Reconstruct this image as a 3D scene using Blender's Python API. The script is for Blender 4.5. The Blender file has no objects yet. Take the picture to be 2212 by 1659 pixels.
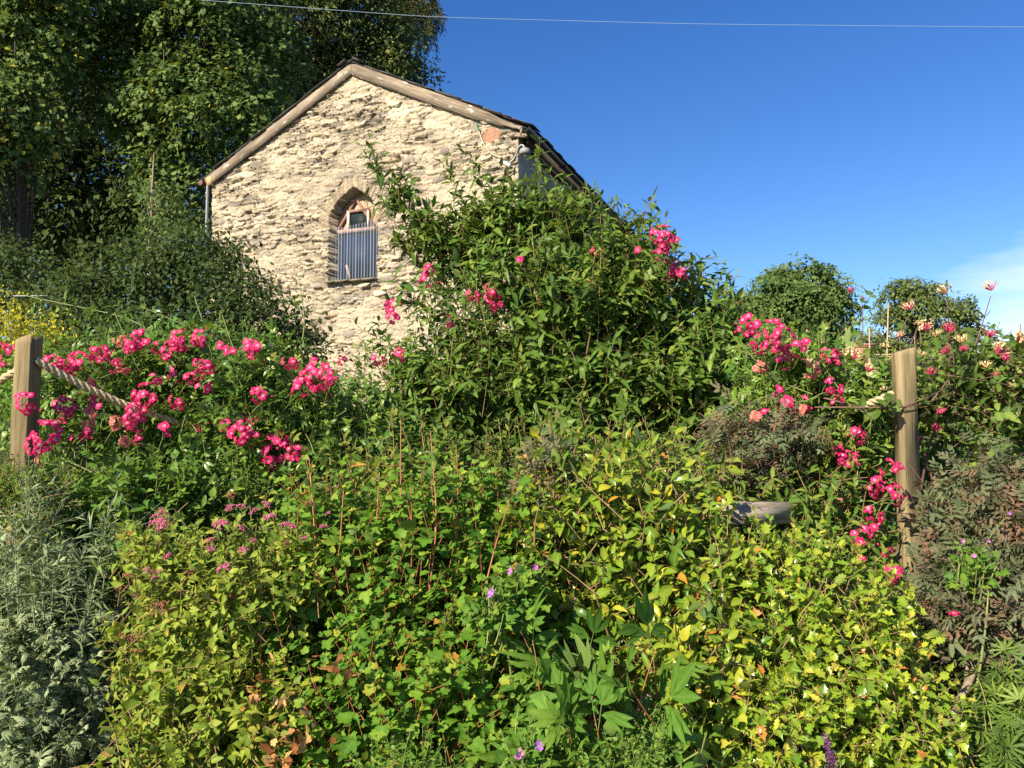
import bpy, math, random
import numpy as np
from mathutils import Vector, Matrix

# ------------------------------------------------------------------ camera, sky, sun, exposure
sc = bpy.context.scene
COL = sc.collection
F = 1640.0                      # focal length in pixels of a 2212 px wide frame
CX, CY = 1106.0, 829.5
PITCH = math.radians(4.0)
EYE = np.array([0.0, 0.0, 1.6])

cam_d = bpy.data.cameras.new('camera')
cam = bpy.data.objects.new('camera', cam_d)
COL.objects.link(cam)
cam.location = EYE
cam.rotation_euler = (math.radians(90) + PITCH, 0, 0)
cam_d.sensor_width = 36.0
cam_d.lens = 36.0 * F / 2212.0
cam_d.clip_start = 0.05
cam_d.clip_end = 6000
sc.camera = cam

SUN_EL = math.radians(33)
SUN_AZ = math.radians(-41)      # measured from straight behind the camera, negative = left
SUNV = np.array([math.sin(SUN_AZ) * math.cos(SUN_EL), -math.cos(SUN_AZ) * math.cos(SUN_EL), math.sin(SUN_EL)])
sun_d = bpy.data.lights.new('sun', 'SUN')
sun_d.energy = 5.0
sun_d.angle = math.radians(0.5)
sun_d.color = (1.0, 0.90, 0.72)
sun = bpy.data.objects.new('sun', sun_d)
COL.objects.link(sun)
sun.location = (-20, -20, 30)
sun.rotation_euler = Vector(-SUNV).to_track_quat('-Z', 'Y').to_euler()

world = bpy.data.worlds.new('World')
sc.world = world
world.use_nodes = True
nt = world.node_tree
nt.nodes.clear()
w_out = nt.nodes.new('ShaderNodeOutputWorld')
w_bg = nt.nodes.new('ShaderNodeBackground')
w_sky = nt.nodes.new('ShaderNodeTexSky')
w_sky.sky_type = 'NISHITA'
w_sky.sun_disc = False
w_sky.sun_elevation = SUN_EL
w_sky.sun_rotation = math.atan2(SUNV[0], SUNV[1])
w_sky.altitude = 200
w_sky.air_density = 1.0
w_sky.dust_density = 0.35
w_sky.ozone_density = 3.0
w_bg.inputs['Strength'].default_value = 0.060
# thin white cloud low on the right
w_tc = nt.nodes.new('ShaderNodeTexCoord')
w_map = nt.nodes.new('ShaderNodeMapping')
w_map.inputs['Scale'].default_value = (2.6, 2.6, 14.0)
w_noise = nt.nodes.new('ShaderNodeTexNoise')
w_noise.inputs['Scale'].default_value = 1.3
w_noise.inputs['Detail'].default_value = 6
w_noise.inputs['Roughness'].default_value = 0.55
nt.links.new(w_tc.outputs['Generated'], w_map.inputs['Vector'])
nt.links.new(w_map.outputs['Vector'], w_noise.inputs['Vector'])
cdir = np.array([0.69, 0.78, -0.02]); cdir /= np.linalg.norm(cdir)
w_sub = nt.nodes.new('ShaderNodeVectorMath'); w_sub.operation = 'SUBTRACT'
w_sub.inputs[1].default_value = cdir
w_scl = nt.nodes.new('ShaderNodeVectorMath'); w_scl.operation = 'MULTIPLY'
w_scl.inputs[1].default_value = (3.6, 3.6, 5.0)
w_len = nt.nodes.new('ShaderNodeVectorMath'); w_len.operation = 'LENGTH'
nt.links.new(w_tc.outputs['Generated'], w_sub.inputs[0])
nt.links.new(w_sub.outputs[0], w_scl.inputs[0])
nt.links.new(w_scl.outputs[0], w_len.inputs[0])
w_m1 = nt.nodes.new('ShaderNodeMath'); w_m1.operation = 'SUBTRACT'      # noise - distance
w_m0 = nt.nodes.new('ShaderNodeMath'); w_m0.operation = 'MULTIPLY_ADD'
w_m0.inputs[1].default_value = 0.9; w_m0.inputs[2].default_value = 0.755
nt.links.new(w_noise.outputs['Fac'], w_m0.inputs[0])
nt.links.new(w_m0.outputs[0], w_m1.inputs[0]); nt.links.new(w_len.outputs['Value'], w_m1.inputs[1])
w_mr = nt.nodes.new('ShaderNodeMapRange')
w_mr.inputs['From Min'].default_value = 0.0; w_mr.inputs['From Max'].default_value = 0.5
w_mr.inputs['To Max'].default_value = 0.9
nt.links.new(w_m1.outputs[0], w_mr.inputs['Value'])
w_mix = nt.nodes.new('ShaderNodeMix'); w_mix.data_type = 'RGBA'
w_mix.inputs['B'].default_value = (10.5, 11.2, 12.2, 1)
nt.links.new(w_mr.outputs['Result'], w_mix.inputs['Factor'])
w_hsv = nt.nodes.new('ShaderNodeHueSaturation')
w_hsv.inputs['Hue'].default_value = 0.512
w_hsv.inputs['Saturation'].default_value = 1.3
w_hsv.inputs['Value'].default_value = 1.56
nt.links.new(w_sky.outputs['Color'], w_hsv.inputs['Color'])
nt.links.new(w_hsv.outputs['Color'], w_mix.inputs['A'])
nt.links.new(w_mix.outputs['Result'], w_bg.inputs['Color'])
nt.links.new(w_bg.outputs[0], w_out.inputs['Surface'])

sc.view_settings.view_transform = 'Standard'
sc.view_settings.look = 'None'
sc.view_settings.exposure = 0.95
sc.view_settings.gamma = 1.0
sc.render.engine = 'CYCLES'
sc.cycles.max_bounces = 6
sc.cycles.diffuse_bounces = 3
sc.cycles.glossy_bounces = 2
sc.cycles.transmission_bounces = 4
sc.cycles.transparent_max_bounces = 8
sc.cycles.use_denoising = False
sc.cycles.sample_clamp_indirect = 4.0
sc.render.use_persistent_data = False

# ------------------------------------------------------------------ helpers
cp, sp_ = math.cos(PITCH), math.sin(PITCH)


def P(px, py, Y):
    """the point at world depth Y that stands behind pixel (px, py) of the 2212 x 1659 picture"""
    a = (px - CX) / F; b = -(py - CY) / F
    d = np.array([a, cp - b * sp_, sp_ + b * cp])
    return EYE + d * (Y / d[1])


def smooth(a, b, x):
    t = np.clip((x - a) / (b - a), 0, 1)
    return t * t * (3 - 2 * t)


def gz(x, y):
    x = np.asarray(x, float); y = np.asarray(y, float)
    left = smooth(7, -4, -(-x))
    z = 2.0 * smooth(0.8, 12, y) * (0.5 + 0.5 * (1 - smooth(-4, 7, x)))
    z = z + 5.0 * smooth(15, 45, y) * (1 - smooth(-16, 2, x))
    return z


def unit(v):
    return v / np.maximum(np.linalg.norm(v, axis=-1, keepdims=True), 1e-9)


def vnoise(x, y, seed=0):
    x = np.asarray(x, float); y = np.asarray(y, float)
    rs = np.random.default_rng(seed)
    tab = rs.random((256, 256))
    xi = np.floor(x).astype(int); yi = np.floor(y).astype(int)
    fx = x - xi; fy = y - yi
    fx = fx * fx * (3 - 2 * fx); fy = fy * fy * (3 - 2 * fy)
    g = lambda i, j: tab[i % 256, j % 256]
    return (g(xi, yi) * (1 - fx) + g(xi + 1, yi) * fx) * (1 - fy) + (g(xi, yi + 1) * (1 - fx) + g(xi + 1, yi + 1) * fx) * fy


def fbm(x, y, seed=0, o=4):
    s = 0; a = 0.5
    for k in range(o):
        s = s + a * vnoise(x * 2 ** k, y * 2 ** k, seed + k); a *= 0.5
    return s


def mk(name, V, polys, mats, root=None, attrs=None, smooth_f=False, midx=None, local=False):
    """one mesh object from arrays: V (n,3); polys = list of int arrays (m,k)"""
    V = np.asarray(V, np.float32)
    if root is not None and not local:
        V = V - np.array(root.location, np.float32)
    me = bpy.data.meshes.new(name)
    polys = [np.asarray(p, np.int32) for p in polys if len(p)]
    me.vertices.add(len(V)); me.vertices.foreach_set('co', V.ravel())
    nl = sum(p.size for p in polys); npoly = sum(len(p) for p in polys)
    me.loops.add(nl); me.polygons.add(npoly)
    me.loops.foreach_set('vertex_index', np.concatenate([p.ravel() for p in polys]))
    tot = np.concatenate([np.full(len(p), p.shape[1], np.int32) for p in polys])
    st = np.concatenate([[0], np.cumsum(tot)[:-1]]).astype(np.int32)
    me.polygons.foreach_set('loop_start', st)
    me.polygons.foreach_set('loop_total', tot)
    if smooth_f:
        me.polygons.foreach_set('use_smooth', np.ones(npoly, bool))
    if midx is not None:
        me.polygons.foreach_set('material_index', np.asarray(midx, np.int32))
    for k, v in (attrs or {}).items():
        v = np.asarray(v, np.float32)
        if v.ndim == 1:
            a = me.attributes.new(k, 'FLOAT', 'POINT'); a.data.foreach_set('value', v)
        else:
            a = me.attributes.new(k, 'FLOAT_COLOR', 'POINT')
            a.data.foreach_set('color', np.concatenate([v, np.ones((len(v), 1), np.float32)], 1).ravel())
    for m in (mats if isinstance(mats, (list, tuple)) else [mats]):
        me.materials.append(m)
    me.update(calc_edges=True)
    me.validate()
    o = bpy.data.objects.new(name, me)
    COL.objects.link(o)
    if root is not None:
        o.parent = root
    return o


def tag(o, label=None, cat=None, group=None, kind=None):
    if label: o['label'] = label
    if cat: o['category'] = cat
    if group: o['group'] = group
    if kind: o['kind'] = kind
    return o


def thing(name, label, cat, loc=(0, 0, 0), rz=0.0, group=None):
    o = bpy.data.objects.new(name, None)
    COL.objects.link(o)
    o.location = [float(c) for c in loc]; o.rotation_euler = (0, 0, rz)
    o.empty_display_size = 0.1
    return tag(o, label, cat, group)


class Geo:
    """collects pieces (arrays) for one mesh"""
    def __init__(s):
        s.V = []; s.Q = []; s.T = []; s.n = 0; s.A = {}

    def add(s, V, Q=None, T=None, **attrs):
        V = np.asarray(V, float).reshape(-1, 3)
        if Q is not None and len(Q): s.Q.append(np.asarray(Q, int) + s.n)
        if T is not None and len(T): s.T.append(np.asarray(T, int) + s.n)
        for k, v in attrs.items():
            s.A.setdefault(k, []).append(np.broadcast_to(np.asarray(v, float), (len(V),) if np.ndim(v) < 2 else (len(V), 3)))
        s.V.append(V); s.n += len(V)

    def build(s, name, mats, root=None, smooth_f=False, local=False):
        polys = []
        if s.Q: polys.append(np.concatenate(s.Q))
        if s.T: polys.append(np.concatenate(s.T))
        at = {k: np.concatenate(v) for k, v in s.A.items()}
        return mk(name, np.concatenate(s.V), polys, mats, root, at, smooth_f, None, local)

    def box(s, c, size, rot=None, taper=1.0, **at):
        hx, hy, hz = [v / 2 for v in size]
        V = np.array([[x * (taper if z > 0 else 1), y * (taper if z > 0 else 1), z] for z in (-hz, hz) for y in (-hy, hy) for x in (-hx, hx)])
        if rot is not None: V = V @ np.asarray(rot).T
        V = V + np.asarray(c, float)
        s.add(V, Q=[[0, 2, 3, 1], [4, 5, 7, 6], [0, 1, 5, 4], [2, 6, 7, 3], [0, 4, 6, 2], [1, 3, 7, 5]], **at)

    def tube(s, pts, r, sides=8, caps=True, **at):
        V, Q = tubes(np.asarray(pts, float)[None], r if np.ndim(r) else np.full(len(pts), r), sides)
        T = []
        s.add(V, Q=Q, **at)
        if caps:
            n = len(V)
            k = len(pts)
            c0 = np.asarray(pts[0], float); c1 = np.asarray(pts[-1], float)
            ring0 = V[:sides]; ring1 = V[(k - 1) * sides:k * sides]
            s.add(np.vstack([c0[None], ring0]), T=[[0, 1 + (i + 1) % sides, 1 + i] for i in range(sides)], **at)
            s.add(np.vstack([c1[None], ring1]), T=[[0, 1 + i, 1 + (i + 1) % sides] for i in range(sides)], **at)


def rotz(a):
    c, s = math.cos(a), math.sin(a)
    return np.array([[c, -s, 0], [s, c, 0], [0, 0, 1]])


def frame_from(d):
    """perpendicular pair for unit vectors d (...,3)"""
    ref = np.where(np.abs(d[..., 2:3]) > 0.9, np.array([1.0, 0, 0]), np.array([0, 0, 1.0]))
    e1 = unit(np.cross(d, ref)); e2 = np.cross(d, e1)
    return e1, e2


def tubes(Pts, R, sides=4):
    """S polylines of K points at once -> vertices, quads"""
    S, K, _ = Pts.shape
    d = np.empty_like(Pts)
    d[:, 1:-1] = Pts[:, 2:] - Pts[:, :-2]; d[:, 0] = Pts[:, 1] - Pts[:, 0]; d[:, -1] = Pts[:, -1] - Pts[:, -2]
    d = unit(d)
    dm = unit(Pts[:, -1:] - Pts[:, :1] + 1e-6)
    e1, _ = frame_from(np.broadcast_to(dm, d.shape).copy())
    e1 = unit(e1 - d * np.sum(e1 * d, -1, keepdims=True)); e2 = np.cross(d, e1)
    R = np.broadcast_to(np.asarray(R, float), (S, K))
    a = np.arange(sides) * 2 * math.pi / sides
    V = Pts[:, :, None] + R[:, :, None, None] * (np.cos(a)[None, None, :, None] * e1[:, :, None] + np.sin(a)[None, None, :, None] * e2[:, :, None])
    V = V.reshape(-1, 3)
    i = np.arange(S)[:, None, None] * K * sides + np.arange(K - 1)[None, :, None] * sides
    j = np.arange(sides)[None, None, :]; j2 = (j + 1) % sides
    Q = np.stack([i + j, i + j2, i + sides + j2, i + sides + j], -1).reshape(-1, 4)
    return V, Q


def resample(pts, K):
    pts = np.asarray(pts, float)
    # Catmull-like smoothing through numpy interpolation on arc length
    L = np.concatenate([[0], np.cumsum(np.linalg.norm(np.diff(pts, axis=0), axis=1))])
    t = np.linspace(0, L[-1], K)
    out = np.stack([np.interp(t, L, pts[:, k]) for k in range(3)], 1)
    if K > 4 and len(pts) > 2:
        for _ in range(2):
            out[1:-1] = (out[:-2] + 2 * out[1:-1] + out[2:]) / 4
    return out


# ------------------------------------------------------------------ materials
def new_mat(name):
    m = bpy.data.materials.new(name); m.use_nodes = True
    n = m.node_tree; n.nodes.clear()
    return m, n, n.nodes, n.links


def ramp(nodes, stops):
    r = nodes.new('ShaderNodeValToRGB')
    cr = r.color_ramp
    while len(cr.elements) > 1: cr.elements.remove(cr.elements[-1])
    cr.elements[0].position = stops[0][0]; cr.elements[0].color = (*stops[0][1], 1)
    for p, c in stops[1:]:
        e = cr.elements.new(p); e.color = (*c, 1)
    return r


def leaf_mat(name, stops, rough=0.45, spec=0.4, trans=0.3, rib=0.25, trans_col=(1.25, 1.2, 0.5), coat=0.0):
    m, n, N, L = new_mat(name)
    out = N.new('ShaderNodeOutputMaterial')
    at = N.new('ShaderNodeAttribute'); at.attribute_name = 'tint'
    rp = ramp(N, [(p, (c[0] * 1.27, c[1] * 1.22, c[2] * .92)) for p, c in stops])
    L.new(at.outputs['Fac'], rp.inputs['Fac'])
    geo = N.new('ShaderNodeNewGeometry')
    nz = N.new('ShaderNodeTexNoise'); nz.inputs['Scale'].default_value = 60; nz.inputs['Detail'].default_value = 2
    L.new(geo.outputs['Position'], nz.inputs['Vector'])
    hv = N.new('ShaderNodeHueSaturation')
    mr = N.new('ShaderNodeMapRange'); mr.inputs['To Min'].default_value = 0.72; mr.inputs['To Max'].default_value = 1.28
    L.new(nz.outputs['Fac'], mr.inputs['Value']); L.new(mr.outputs[0], hv.inputs['Value'])
    L.new(rp.outputs['Color'], hv.inputs['Color'])
    rb = N.new('ShaderNodeAttribute'); rb.attribute_name = 'rib'
    pw = N.new('ShaderNodeMath'); pw.operation = 'POWER'; pw.inputs[1].default_value = 4.0
    L.new(rb.outputs['Fac'], pw.inputs[0])
    mu = N.new('ShaderNodeMath'); mu.operation = 'MULTIPLY'; mu.inputs[1].default_value = rib
    L.new(pw.outputs[0], mu.inputs[0])
    mx = N.new('ShaderNodeMix'); mx.data_type = 'RGBA'
    mx.inputs['B'].default_value = (0.36, 0.42, 0.16, 1)
    L.new(mu.outputs[0], mx.inputs['Factor']); L.new(hv.outputs['Color'], mx.inputs['A'])
    # paler underside
    mb = N.new('ShaderNodeMix'); mb.data_type = 'RGBA'
    mb.inputs['B'].default_value = (0.20, 0.25, 0.13, 1)
    bf = N.new('ShaderNodeMath'); bf.operation = 'MULTIPLY'; bf.inputs[1].default_value = 0.35
    L.new(geo.outputs['Backfacing'], bf.inputs[0]); L.new(bf.outputs[0], mb.inputs['Factor'])
    L.new(mx.outputs['Result'], mb.inputs['A'])
    pb = N.new('ShaderNodeBsdfPrincipled')
    pb.inputs['Roughness'].default_value = rough
    pb.inputs['Specular IOR Level'].default_value = spec * .62
    if coat: pb.inputs['Coat Weight'].default_value = coat; pb.inputs['Coat Roughness'].default_value = 0.15
    L.new(mb.outputs['Result'], pb.inputs['Base Color'])
    tr = N.new('ShaderNodeBsdfTranslucent')
    tm = N.new('ShaderNodeMix'); tm.data_type = 'RGBA'; tm.blend_type = 'MULTIPLY'
    tm.inputs['Factor'].default_value = 1.0; tm.inputs['B'].default_value = (*trans_col, 1)
    L.new(mb.outputs['Result'], tm.inputs['A']); L.new(tm.outputs['Result'], tr.inputs['Color'])
    ms = N.new('ShaderNodeMixShader'); ms.inputs[0].default_value = trans * 1.15
    L.new(pb.outputs[0], ms.inputs[1]); L.new(tr.outputs[0], ms.inputs[2])
    L.new(ms.outputs[0], out.inputs['Surface'])
    return m


def plain_mat(name, c1, c2, scale=8.0, rough=0.7, spec=0.3, bump=0.0, stretch=(1, 1, 1), bscale=None, metal=0.0, rot=0.0):
    """two-tone noise colour with optional bump; object coordinates"""
    m, n, N, L = new_mat(name)
    out = N.new('ShaderNodeOutputMaterial')
    tc = N.new('ShaderNodeTexCoord'); mp = N.new('ShaderNodeMapping'); mp.inputs['Scale'].default_value = stretch
    vr = N.new('ShaderNodeVectorRotate'); vr.rotation_type = 'Y_AXIS'; vr.inputs['Angle'].default_value = rot
    L.new(tc.outputs['Object'], vr.inputs['Vector']); L.new(vr.outputs[0], mp.inputs['Vector'])
    nz = N.new('ShaderNodeTexNoise'); nz.inputs['Scale'].default_value = scale; nz.inputs['Detail'].default_value = 6
    nz.inputs['Roughness'].default_value = 0.65
    L.new(mp.outputs[0], nz.inputs['Vector'])
    rp = ramp(N, [(0.3, c1), (0.7, c2)])
    L.new(nz.outputs['Fac'], rp.inputs['Fac'])
    pb = N.new('ShaderNodeBsdfPrincipled')
    pb.inputs['Roughness'].default_value = rough; pb.inputs['Specular IOR Level'].default_value = spec
    pb.inputs['Metallic'].default_value = metal
    L.new(rp.outputs['Color'], pb.inputs['Base Color'])
    if bump:
        nb = N.new('ShaderNodeTexNoise'); nb.inputs['Scale'].default_value = bscale or scale * 3; nb.inputs['Detail'].default_value = 5
        L.new(mp.outputs[0], nb.inputs['Vector'])
        bp = N.new('ShaderNodeBump'); bp.inputs['Strength'].default_value = bump; bp.inputs['Distance'].default_value = 0.02
        L.new(nb.outputs['Fac'], bp.inputs['Height']); L.new(bp.outputs[0], pb.inputs['Normal'])
    L.new(pb.outputs[0], out.inputs['Surface'])
    return m


M = {}
# leaves: ramp over the per-leaf tint (0 old/dark ... 1 young or turning)
M['plum'] = leaf_mat('shrub_leaf', [(0, (0.036, 0.085, 0.014)), (0.5, (0.075, 0.15, 0.021)), (0.85, (0.145, 0.21, 0.034)), (1, (0.20, 0.22, 0.05))], rough=0.45, spec=0.38, trans=0.28)
M['currant'] = leaf_mat('currant_leaf', [(0, (0.048, 0.135, 0.018)), (0.5, (0.098, 0.215, 0.024)), (0.88, (0.19, 0.285, 0.035)), (0.95, (0.33, 0.31, 0.04)), (1, (0.36, 0.20, 0.04))], rough=0.55, spec=0.3, trans=0.32)
M['spirea'] = leaf_mat('spirea_leaf', [(0, (0.085, 0.16, 0.022)), (0.5, (0.175, 0.255, 0.032)), (0.9, (0.29, 0.34, 0.05)), (1, (0.28, 0.16, 0.05))], rough=0.55, spec=0.3, trans=0.32)
M['camellia'] = leaf_mat('camellia_leaf', [(0, (0.05, 0.125, 0.014)), (0.45, (0.13, 0.215, 0.018)), (0.85, (0.26, 0.30, 0.025)), (0.96, (0.40, 0.36, 0.03)), (1, (0.48, 0.20, 0.02))], rough=0.27, spec=0.42, trans=0.27, rib=0.35)
M['osmanthus'] = leaf_mat('osmanthus_leaf', [(0, (0.06, 0.15, 0.022)), (0.4, (0.16, 0.26, 0.025)), (0.8, (0.32, 0.37, 0.04)), (0.96, (0.44, 0.38, 0.07)), (1, (0.42, 0.17, 0.05))], rough=0.28, spec=0.5, trans=0.28)
M['peony'] = leaf_mat('peony_leaf', [(0, (0.055, 0.135, 0.02)), (0.6, (0.10, 0.205, 0.03)), (1, (0.14, 0.24, 0.035))], rough=0.6, spec=0.25, trans=0.28, rib=0.2)
M['artemisia'] = leaf_mat('artemisia_leaf', [(0, (0.085, 0.135, 0.075)), (0.5, (0.17, 0.22, 0.14)), (1, (0.36, 0.42, 0.31))], rough=0.75, spec=0.15, trans=0.2, rib=0.2)
M['rose'] = leaf_mat('rose_leaf', [(0, (0.038, 0.10, 0.018)), (0.55, (0.075, 0.17, 0.026)), (0.9, (0.16, 0.25, 0.035)), (1, (0.22, 0.22, 0.05))], rough=0.33, spec=0.5, trans=0.27)
M['glauca'] = leaf_mat('purple_leaf', [(0, (0.068, 0.092, 0.055)), (0.45, (0.11, 0.135, 0.085)), (0.7, (0.125, 0.108, 0.085)), (1, (0.165, 0.085, 0.075))], rough=0.6, spec=0.3, trans=0.22, rib=0.1)
M['honeysuckle'] = leaf_mat('honeysuckle_leaf', [(0, (0.05, 0.105, 0.02)), (0.5, (0.095, 0.175, 0.03)), (1, (0.19, 0.255, 0.06))], rough=0.5, spec=0.35, trans=0.32)
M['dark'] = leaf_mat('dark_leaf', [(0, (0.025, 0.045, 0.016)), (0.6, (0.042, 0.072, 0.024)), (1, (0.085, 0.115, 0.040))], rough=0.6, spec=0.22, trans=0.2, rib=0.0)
M['bright'] = leaf_mat('bright_leaf', [(0, (0.055, 0.14, 0.020)), (0.6, (0.10, 0.21, 0.028)), (1, (0.17, 0.27, 0.04))], rough=0.5, spec=0.35, trans=0.32)
M['yellow'] = leaf_mat('yellow_leaf', [(0, (0.20, 0.24, 0.03)), (0.5, (0.48, 0.44, 0.03)), (1, (0.62, 0.54, 0.04))], rough=0.5, spec=0.3, trans=0.3)
M['sycamore'] = leaf_mat('sycamore_leaf', [(0, (0.050, 0.092, 0.032)), (0.6, (0.095, 0.155, 0.052)), (0.93, (0.155, 0.21, 0.065)), (1, (0.34, 0.31, 0.05))], rough=0.6, spec=0.22, trans=0.22, rib=0.0)
M['oak'] = leaf_mat('oak_leaf', [(0, (0.048, 0.078, 0.026)), (0.6, (0.095, 0.13, 0.042)), (1, (0.16, 0.175, 0.055))], rough=0.5, spec=0.35, trans=0.2, rib=0.0)
M['conifer'] = leaf_mat('conifer_leaf', [(0, (0.028, 0.045, 0.02)), (0.6, (0.06, 0.075, 0.028)), (1, (0.11, 0.10, 0.04))], rough=0.6, spec=0.3, trans=0.12, rib=0.0)
M['squash'] = leaf_mat('squash_leaf', [(0, (0.04, 0.085, 0.035)), (1, (0.09, 0.16, 0.06))], rough=0.6, spec=0.25, trans=0.2, rib=0.25)
M['dead'] = leaf_mat('withered_leaf', [(0, (0.16, 0.06, 0.03)), (0.5, (0.42, 0.19, 0.08)), (1, (0.55, 0.36, 0.18))], rough=0.7, spec=0.2, trans=0.25, rib=0.1, trans_col=(1.1, 0.9, 0.7))
M['cut'] = plain_mat('dark_bark', (0.05, 0.036, 0.025), (0.11, 0.085, 0.06), 20, 0.85, 0.2, 0.5)
M['bark_pale'] = plain_mat('pale_bark', (0.16, 0.12, 0.08), (0.34, 0.27, 0.19), 30, 0.8, 0.2, 0.5, (1, 1, 0.3))
M['stem_red'] = plain_mat('red_stem', (0.30, 0.085, 0.04), (0.42, 0.20, 0.08), 25, 0.5, 0.35, 0.0, (1, 1, 0.3))
M['stem_brown'] = plain_mat('brown_stem', (0.20, 0.12, 0.055), (0.34, 0.22, 0.10), 25, 0.6, 0.3, 0.0)
M['stem_green'] = plain_mat('green_stem', (0.13, 0.17, 0.045), (0.24, 0.25, 0.08), 25, 0.5, 0.35, 0.0)
M['stem_silver'] = plain_mat('silver_stem', (0.16, 0.20, 0.12), (0.27, 0.31, 0.20), 25, 0.8, 0.2, 0.0)
M['stem_purple'] = plain_mat('purple_stem', (0.10, 0.055, 0.045), (0.20, 0.11, 0.08), 25, 0.6, 0.3, 0.0)


def flower_mat(name, stops, rough=0.5, trans=0.3):
    m, n, N, L = new_mat(name)
    out = N.new('ShaderNodeOutputMaterial')
    at = N.new('ShaderNodeAttribute'); at.attribute_name = 'tint'
    rp = ramp(N, stops); L.new(at.outputs['Fac'], rp.inputs['Fac'])
    pb = N.new('ShaderNodeBsdfPrincipled'); pb.inputs['Roughness'].default_value = rough; pb.inputs['Specular IOR Level'].default_value = 0.25
    L.new(rp.outputs['Color'], pb.inputs['Base Color'])
    tr = N.new('ShaderNodeBsdfTranslucent'); L.new(rp.outputs['Color'], tr.inputs['Color'])
    ms = N.new('ShaderNodeMixShader'); ms.inputs[0].default_value = trans
    L.new(pb.outputs[0], ms.inputs[1]); L.new(tr.outputs[0], ms.inputs[2]); L.new(ms.outputs[0], out.inputs['Surface'])
    return m


M['rose_petal'] = flower_mat('rose_petal', [(0, (0.75, 0.48, 0.06)), (0.12, (0.72, 0.50, 0.10)), (0.16, (0.85, 0.70, 0.70)), (0.34, (0.84, 0.36, 0.47)), (0.46, (0.84, 0.045, 0.21)), (0.8, (0.76, 0.018, 0.145)), (1, (0.82, 0.06, 0.22))])
M['rose_faded'] = flower_mat('faded_petal', [(0, (0.60, 0.38, 0.08)), (0.16, (0.75, 0.45, 0.35)), (0.5, (0.72, 0.15, 0.16)), (0.75, (0.66, 0.22, 0.15)), (1, (0.58, 0.33, 0.18))])
M['spirea_pink'] = flower_mat('spirea_flower', [(0, (0.42, 0.07, 0.14)), (0.5, (0.60, 0.13, 0.24)), (1, (0.72, 0.28, 0.36))], 0.8, 0.1)
M['spirea_brown'] = flower_mat('spent_flower', [(0, (0.20, 0.07, 0.035)), (0.5, (0.34, 0.14, 0.07)), (1, (0.46, 0.22, 0.12))], 0.8, 0.1)
M['honey_petal'] = flower_mat('honeysuckle_petal', [(0, (0.60, 0.05, 0.12)), (0.45, (0.72, 0.11, 0.20)), (0.62, (0.78, 0.36, 0.28)), (0.8, (0.82, 0.62, 0.36)), (1, (0.84, 0.66, 0.30))])
M['honey_yellow'] = flower_mat('honeysuckle_old_petal', [(0, (0.70, 0.24, 0.16)), (0.4, (0.80, 0.50, 0.22)), (1, (0.84, 0.70, 0.40))])
M['honey_bud'] = flower_mat('honeysuckle_bud', [(0, (0.42, 0.03, 0.07)), (0.6, (0.62, 0.06, 0.14)), (1, (0.72, 0.14, 0.22))])
M['geranium'] = flower_mat('geranium_petal', [(0, (0.75, 0.55, 0.75)), (0.3, (0.46, 0.13, 0.58)), (1, (0.52, 0.19, 0.68))])
M['geranium_pink'] = flower_mat('pink_geranium_petal', [(0, (0.8, 0.6, 0.75)), (0.3, (0.66, 0.14, 0.50)), (1, (0.70, 0.22, 0.58))])
M['purple_spike'] = flower_mat('purple_spike_flower', [(0, (0.16, 0.06, 0.15)), (0.5, (0.26, 0.08, 0.25)), (1, (0.40, 0.12, 0.35))])

# ------------------------------------------------------------------ leaf shapes (x across, y along 0..1, z up)
def T_simple(st, fold=0.25, droop=0.25, wave=0.0):
    V = [[0, 0, 0]]; rib = [1.0]; T = []
    prev = None
    for (y, w) in st:
        i = len(V)
        z = -droop * y * y
        wv = wave * (1 if (i % 2) else -1)
        V += [[-w, y, z + fold * w + wv], [0, y, z], [w, y, z + fold * w - wv]]; rib += [0, 1.0, 0]
        if prev is None:
            T += [[0, i + 1, i], [0, i + 2, i + 1]]
        else:
            a = prev
            T += [[a, a + 1, i + 1], [a, i + 1, i], [a + 1, a + 2, i + 2], [a + 1, i + 2, i + 1]]
        prev = i
    k = len(V); V.append([0, 1, -droop]); rib.append(1.0)
    a = prev
    T += [[a, a + 1, k], [a + 1, a + 2, k]]
    return dict(V=np.array(V, float), T=np.array(T), rib=np.array(rib))


def T_outline(right, centre=(0, 0.4), fold=0.2, droop=0.2, asym=0.0, ribmid=True):
    """right: outline points from base to tip on the right side"""
    R = [tuple(p) for p in right]
    Lf = [(-x * (1 + asym), y) for x, y in R[1:-1]][::-1]
    ring = R + Lf
    V = [[centre[0], centre[1], -droop * centre[1] ** 2]]
    for x, y in ring:
        V.append([x, y, fold * abs(x) - droop * y * y])
    n = len(ring)
    T = [[0, 1 + i, 1 + (i + 1) % n] for i in range(n)]
    rib = [1.0] + [1.0 if abs(x) < 1e-6 else 0.0 for x, y in ring]
    return dict(V=np.array(V, float), T=np.array(T), rib=np.array(rib))


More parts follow.
